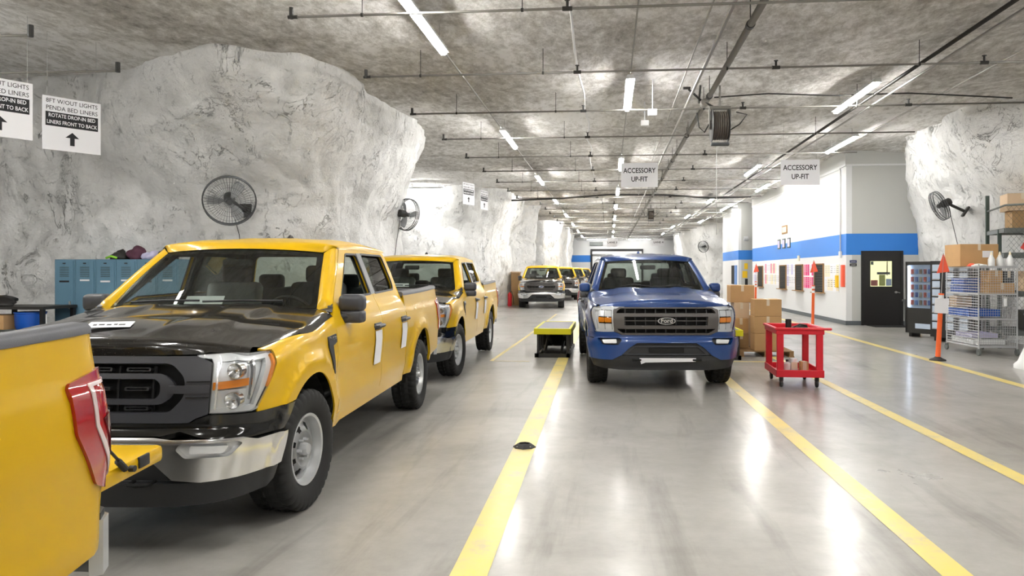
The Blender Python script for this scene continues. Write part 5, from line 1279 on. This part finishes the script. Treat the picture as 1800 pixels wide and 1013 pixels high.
def binn(x, y, z, s, label, m):
    t = thing('storage_bin', incage(x, y, z), R(3), label, 'bin', 'bins in the wire cage'); bm = BM()
    bx(bm, -s[0]/2, s[0]/2, -s[1]/2, s[1]/2, 0, .01)
    for a in (-1, 1): bx(bm, a*s[0]/2-.006, a*s[0]/2+.006, -s[1]/2, s[1]/2, 0, s[2]); bx(bm, -s[0]/2, s[0]/2, a*s[1]/2-.006, a*s[1]/2+.006, 0, s[2])
    obj('bin_body', bm, m, t); bm = BM()
    for a in (-1, 1): bx(bm, a*s[0]/2-.012, a*s[0]/2+.012, -s[1]/2, s[1]/2, s[2]-.02, s[2])
    obj('bin_rim', bm, m, t)
binn(-.12, .25, 1.20, (.42, .5, .13), 'blue bin on the upper cage shelf', 'plastic_blue'); binn(-.12, .25, 1.36, (.40, .48, .12), 'blue bin stacked on another at the upper cage shelf', 'plastic_blue')
binn(-.05, .15, .73, (.6, .75, .14), 'wide blue bin on the middle cage shelf', 'plastic_blue')
binn(0, .1, .19, (.6, .8, .10), 'shallow white tray on the lowest cage shelf', 'white_plastic'); binn(0, .15, .31, (.5, .6, .08), 'small blue tray on top of the white tray in the cage', 'lilac_sheet')
for (x, y, z, w_, d, h, lb, m_) in ((.12, -.36, 1.19, .46, .36, .20, 'brown carton lying low behind the cage front', 'cardboard'), (.0, -.38, 1.40, .24, .34, .24, 'brown carton upright at the left of the cage front', 'cardboard'), (.24, -.40, 1.40, .18, .3, .22, 'blue grey carton at the right of the cage front', 'fan_grey'), (-.2, .38, .90, .3, .3, .22, 'grey carton on the blue bin inside the cage', 'cardboard_pale')):
    p = incage(x, y, z); carton(*p, w_, d, h, lb, m_, 'cartons inside the wire cage', rz=3)
p = incage(-.12, .12, 1.715); carton(*p, .74, .60, .44, 'big brown carton standing on top of the wire cage', 'cardboard', rz=3, lbl=True)
for k, (x, y) in enumerate(((-.02, -.42), (.15, -.40), (.32, -.44))):
    p = incage(x, y, 1.715); o = thing('spray_bottle', p, 0, '%s white bottle with cream cap on top of the wire cage' % ('left', 'middle', 'right')[k], 'bottle', 'white bottles on the cage')
    bm = BM(); lathe(bm, [(.001, 0), (.058, 0), (.062, .02), (.062, .14), (.03, .20), (.028, .22), (.001, .22)], 'Z', n=18); obj('bottle_body', bm, 'white_plastic', o, angle=50)
    bm = BM(); lathe(bm, [(.026, .21), (.018, .25), (.012, .285), (.001, .285)], 'Z', n=12); obj('nozzle', bm, 'cream_sheet', o, angle=50)
p = incage(-.25, -.42, 1.715); bm = lump((0, 0, .01), (.14, .10, .04), 4); o = obj('folded_bag', bm, 'white_plastic', smooth=True); o.location = p; tag(o, 'flat white bag lying left of the bottles on the cage', 'bag')
p = incage(-.33, -.30, 1.715); bm = lump((0, 0, .01), (.08, .07, .05), 8); o = obj('orange_cloth', bm, 'orange_flag', smooth=True); o.location = p; tag(o, 'small orange cloth at the left corner on top of the cage', 'cloth')

# ------------------------------------------------------------------ vending machines, bin
def vending(x, y, rz, wd, h, label, kind):
    t = thing('vending_machine', (x, y, 0), R(rz), label, 'vending machine')
    bm = BM(); bx(bm, -wd/2, wd/2, .06, .58 if kind == 'glass' else .42, .10, h, .01); bx(bm, -wd/2, -wd/2+.05, 0, .06, .10, h); bx(bm, wd/2-.05, wd/2, 0, .06, .10, h); bx(bm, -wd/2, wd/2, 0, .06, h-.08, h)
    if kind == 'glass': bx(bm, -wd/2, wd/2, 0, .06, .10, .72)
    obj('cabinet', bm, 'pipe_dark', t)
    for sx in (-1, 1): bm = BM(); bx(bm, sx*(wd/2-.08)-.04, sx*(wd/2-.08)+.04, .08, .40, 0, .10); obj('foot', bm, 'door_black', t)
    if kind == 'glass':
        bm = BM(); bx(bm, -wd/2+.05, wd/2-.05, .055, .06, .72, h-.08); obj('display_back', bm, 'lit_goods', t)
        bm = BM(); bx(bm, -wd/2+.06, -wd/2+.10, .01, .03, .74, h-.10); obj('light_tube', bm, 'led_small', t)
        k2 = 0
        for r_ in range(5):
            bm = BM(); bx(bm, -wd/2+.12, wd/2-.06, .01, .055, .78+r_*.19, .79+r_*.19); obj('product_shelf', bm, 'conduit', t)
            for c_ in range(6):
                bm = BM(); box(bm, (-wd/2+.17+c_*(wd-.26)/6, .03, .855+r_*.19), (.07, .03, .12), .008); obj('snack_pack', bm, ['orange_flag', 'blue_sheet', 'wood', 'red_sheet', 'plastic_blue', 'cardboard_pale'][(r_*3+c_) % 6], t)
        bm = BM(); bx(bm, -wd/2+.05, wd/2-.05, .001, .006, .72, h-.08); obj('display_glass', bm, 'shop_glass', t)
        bm = BM(); bx(bm, -.2, .25, -.012, 0, .22, .34, .005); obj('delivery_flap', bm, 'lit_goods', t)
    else:
        for c_ in range(3):
            for r_ in range(8):
                bm = BM(); xx = -wd/2+.17+c_*(wd-.34)/2; zz = .30+r_*.19; bx(bm, xx-.105, xx+.105, -.012, .0, zz, zz+.145, .004); obj('locker_window', bm, 'lit_goods', t)
                bm = BM(); bx(bm, xx-.10, xx+.10, -.02, -.012, zz-.018, zz+.004); obj('window_handle', bm, 'conduit', t)
        bm = BM(); bx(bm, -wd/2+.05, wd/2-.05, .0, .06, .10, h-.08); obj('front_panel', bm, 'door_black', t)
    return t
vending(7.62, 18.75, -58, .95, 1.86, 'dark vending machine with lit glass front beside the office wall', 'glass')
vending(7.70, 17.50, -66, 1.08, 1.86, 'dark vending machine with grid of small lit windows behind the orange post', 'grid')
t = thing('trash_can', (8.45, 21.4, 0), 0, 'grey trash can between the black door and the vending machine', 'trash can')
bm = BM(); lathe(bm, [(.001, 0), (.19, 0), (.25, .78), (.29, .79), (.29, .84), (.24, .84), (.22, .10), (.001, .10)], 'Z', n=24); obj('can_body', bm, 'fan_grey', t, angle=40)
t = thing('wet_floor_sign', (8.30, 20.75, 0), R(-30), 'folded yellow floor sign leaning by the trash can', 'floor sign')
for s_ in (-1, 1): bm = BM(); box(bm, (0, s_*.04, .33), (.16, .015, .66), .005, rot=Matrix.Rotation(R(s_*6), 3, 'X')); obj('sign_panel', bm, 'yellow_sheet', t)

# ------------------------------------------------------------------ storage rack with mesh at the right edge
t = thing('storage_rack', (8.85, 16.75, 0), R(-12), 'grey storage rack of boxes with chain mesh at the right edge', 'rack')
up = [(-.55, .4, 3.30), (-.55, -.5, 2.50), (.15, -.95, 2.48), (1.6, .4, 3.3), (1.6, -.9, 2.5)]
for x, y, h in up:
    bm = BM(); bx(bm, x-.035, x+.035, y-.03, y+.03, 0, h); obj('upright', bm, 'rack_green', t)
for z in (.35, 1.15, 1.95, 2.46):
    bm = BM(); bx(bm, -.55, 1.6, -.93, -.88, z-.05, z+.05); bx(bm, -.57, -.53, -.9, .4, z-.04, z+.04); bx(bm, -.55, 1.6, .36, .40, z-.04, z+.04); obj('beam', bm, 'rack_grey', t)
    bm = BM(); grid(bm, (-.55, -.9, z+.05), (2.15, 0, 0), (0, 1.3, 0), 22, 12, .004); obj('wire_deck', bm, 'rack_grey', t)
bm = BM(); tube(bm, [(-.55, -.9, 2.98), (1.6, -.9, 3.06)], .022, 8); tube(bm, [(-.55, .4, 2.95), (-.55, -.9, 2.98)], .022, 8); tube(bm, [(-.2, -.9, .4), (.6, -.9, 2.4)], .012, 6); obj('top_rail', bm, 'rack_grey', t, smooth=True)
bm = BM()
for k in range(-22, 26):
    for sgn in (1, -1):
        a = -.55+k*.095; x0_, x1_ = a, a+sgn*1.75
        # diagonal wires clipped to the panel
        pts = []
        for q in range(36):
            f_ = q/35; xx = x0_+(x1_-x0_)*f_
            if -.55 <= xx <= 1.6: pts.append((xx, -.955, .75+2.25*f_))
        if len(pts) > 1: tube(bm, [pts[0], pts[-1]], .0024, 3, cap=False)
obj('chain_mesh', bm, 'rack_green', t)
rm_ = Matrix.Translation((8.85, 16.75, 0)) @ Matrix.Rotation(R(-12), 4, 'Z')
for (x, y, z, w_, d, h, m_, lb) in ((-.12, -.45, 2.515, .50, .5, .36, 'cardboard_dark', 'darker brown carton low on the rack top at its left end'), (-.18, -.45, 2.88, .56, .52, .36, 'cardboard_pale', 'pale carton on top of the darker one at the rack left end'), (.62, -.45, 2.515, .74, .6, .62, 'cardboard', 'large brown carton on the rack top at the photo edge'), (.55, -.40, 3.14, .9, .6, .42, 'cardboard_pale', 'very large pale carton topmost on the rack'), (.1, -.4, 1.205, .5, .5, .42, 'cardboard_pale', 'pale carton on the rack shelf behind the cage top'), (.75, -.4, 1.205, .5, .5, .5, 'red_sheet', 'reddish carton on the rack shelf behind the cage'), (.2, -.4, .405, .6, .6, .4, 'fan_grey', 'dark carton low on the rack behind the cage')):
    p = tuple(rm_ @ Vector((x, y, z))); c_ = carton(*p, w_, d, h, lb, m_, 'cartons on the storage rack', rz=-12)
for (x, z, lb) in ((-.22, 2.12, 'red tag hanging at the left of the rack mesh'), (.35, 1.9, 'pale red tag hanging mid rack mesh'), (.62, 2.42, 'red tag at the right corner of the rack mesh')):
    p = rm_ @ Vector((x, -.99, z)); bm = BM(); box(bm, (0, 0, 0), (.13, .008, .13), 0, rot=Matrix.Rotation(R(30), 3, 'Y')); o = obj('red_tag', bm, 'red_sheet'); o.location = p; tag(o, lb, 'tag')
t = thing('plastic_barrier', (7.05, 12.95, 0), 0, 'white plastic barrier foot cut off by the right edge', 'barrier')
bm = BM(); lathe(bm, [(.001, 0), (.30, 0), (.30, .06), (.24, .12), (.15, .35), (.135, .85), (.155, .90), (.12, 1.0), (.10, 1.18), (.001, 1.2)], 'Z', n=24); obj('barrier_body', bm, 'white_plastic', t, angle=50)
bm = BM(); lathe(bm, [(.001, .92), (.06, .92), (.065, 1.35), (.001, 1.36)], 'Z', c=(.12, .3, 0), n=14); obj('barrier_handle', bm, 'white_plastic', t, angle=50)

# ------------------------------------------------------------------ lockers and clutter at the left
for k in range(6):
    x = -9.62+k*.385
    t = thing('locker', (x, 12.62, 0), 0, 'blue grey steel locker against the rock, %s from the left' % ordw[k].replace('nearest', 'first'), 'locker', 'blue lockers')
    bm = BM(); bx(bm, -.19, .19, -.28, .22, .05, 1.83, .003); bx(bm, -.18, .18, -.25, .2, 0, .05); obj('locker_body', bm, 'locker', t)
    d_ = BM(); bx(d_, -.165, .165, -.292, -.28, .08, 1.80, .003); dd = obj('locker_door', d_, 'locker', t)
    bm = BM()
    for z in [1.69-.032*i for i in range(6)]+[.25+.03*i for i in range(5)]: box(bm, (0, -.295, z), (.17, .006, .010), 0)
    obj('vent_slots', bm, 'rack_green', dd)
    bm = BM(); box(bm, (0, -.30, 1.76), (.05, .015, .02), .004); obj('number_plate', bm, 'pipe_dark', dd)
    bm = BM(); box(bm, (.11, -.305, 1.02), (.03, .03, .14), .008); obj('handle', bm, 'conduit', dd)
    bm = BM(); box(bm, (0, -.296, 1.44 if k % 2 == 0 else 1.46), (.18, .004, .03), 0); obj('name_strip', bm, 'ink' if k in (0, 4) else 'white_paper', dd)
for (x, s_, m_, sd, lb) in ((-8.72, (.15, .13, .12), 'pipe_dark', 1, 'dark bundled jacket on top of the lockers, leftmost'), (-8.42, (.15, .14, .17), mat('plum_cloth', (82, 44, 62), .8), 2, 'plum coloured jacket bundled on top of the lockers'), (-8.12, (.15, .13, .10), 'lilac_sheet', 3, 'pale cloth lying on top of the lockers'), (-7.82, (.15, .14, .19), 'door_black', 4, 'dark bag on top of the lockers at the right')):
    o = obj('bundled_clothes', lump((0, 0, .04), s_, sd*11, .5), m_, smooth=True); o.location = (x, 12.55, 1.831); tag(o, lb, 'clothes')
bm = BM(); tube(bm, [(-.1, -.1, .02), (0, -.12, .05), (.1, -.10, .02)], .02, 7); o = obj('lime_strap', bm, mat('lime', (150, 220, 60), .6), smooth=True); o.location = (-8.75, 12.45, 1.835); tag(o, 'lime green strap on the front of the locker top', 'strap')
t = thing('work_bench', (-10.4, 11.9, 0), 0, 'low dark work bench with cluttered shelf at the left edge', 'bench')
bm = BM(); bx(bm, -1.3, 1.05, -.4, .4, .98, 1.03, .004); obj('bench_top', bm, 'pipe_dark', t)
bm = BM(); bx(bm, -1.3, 1.05, -.38, .4, .60, .64, .004); obj('bench_shelf', bm, 'rack_grey', t)
for sx in (-1.25, -.1, 1.0):
    for sy in (-.35, .35): bm = BM(); bx(bm, sx-.03, sx+.03, sy-.03, sy+.03, 0, .98); obj('leg', bm, 'door_black', t)
t = thing('blue_drum', (-9.78, 11.75, .641), 0, 'blue plastic tub on the bench shelf', 'tub')
bm = BM(); lathe(bm, [(.001, 0), (.20, 0), (.22, .04), (.23, .26), (.24, .27), (.24, .29), (.22, .29), (.20, .02), (.001, .02)], 'Z', n=28); obj('tub_body', bm, 'plastic_blue', t, angle=40)
carton(-10.35, 11.72, .641, .60, .45, .24, 'brown box on the bench shelf left of the blue tub', 'cardboard')
o = obj('heap_of_straps', lump((0, 0, .05), (.55, .3, .13), 21, .5), 'door_black', smooth=True); o.location = (-10.6, 11.75, 1.031); tag(o, 'dark heap of straps on the bench top at the left edge', 'straps')
o = obj('black_bag', lump((0, 0, .25), (.55, .4, .42), 33, .3), 'door_black', smooth=True); o.location = (-10.1, 11.0, 0); tag(o, 'large black bag heaped on the floor before the bench', 'bag')
t = thing('white_tube', (-9.42, 11.6, .641), 0, 'small white tube standing right of the blue tub', 'tube'); bm = BM(); lathe(bm, [(.001, 0), (.045, 0), (.045, .26), (.001, .26)], 'Z', n=14); obj('tube_body', bm, 'white_plastic', t, angle=40)
# behind the far yellow truck
t = thing('wooden_cabinet', (-4.50, 35.6, 0), 0, 'tan wooden cabinet behind the far yellow truck', 'cabinet')
bm = BM(); bx(bm, -.18, .22, -.3, .3, 0, 1.55, .01); obj('cabinet_body', bm, 'cardboard_dark', t); bm = BM(); bx(bm, -.20, .24, -.33, .33, 1.55, 1.62, .01); obj('cabinet_top', bm, 'cardboard_pale', t)
t = thing('fire_extinguisher', (-4.62, 34.4, .0), 0, 'red fire extinguisher standing by the far rock corner', 'extinguisher')
bm = BM(); lathe(bm, [(.001, 0), (.09, 0), (.10, .05), (.10, .55), (.04, .64), (.001, .66)], 'Z', n=16); obj('cylinder', bm, 'red_plastic', t, angle=40)
bm = BM(); tube(bm, [(0, 0, .64), (.10, -.05, .70), (.16, -.06, .45), (.2, -.06, .1)], .018, 7); obj('hose', bm, 'cable', t, smooth=True)
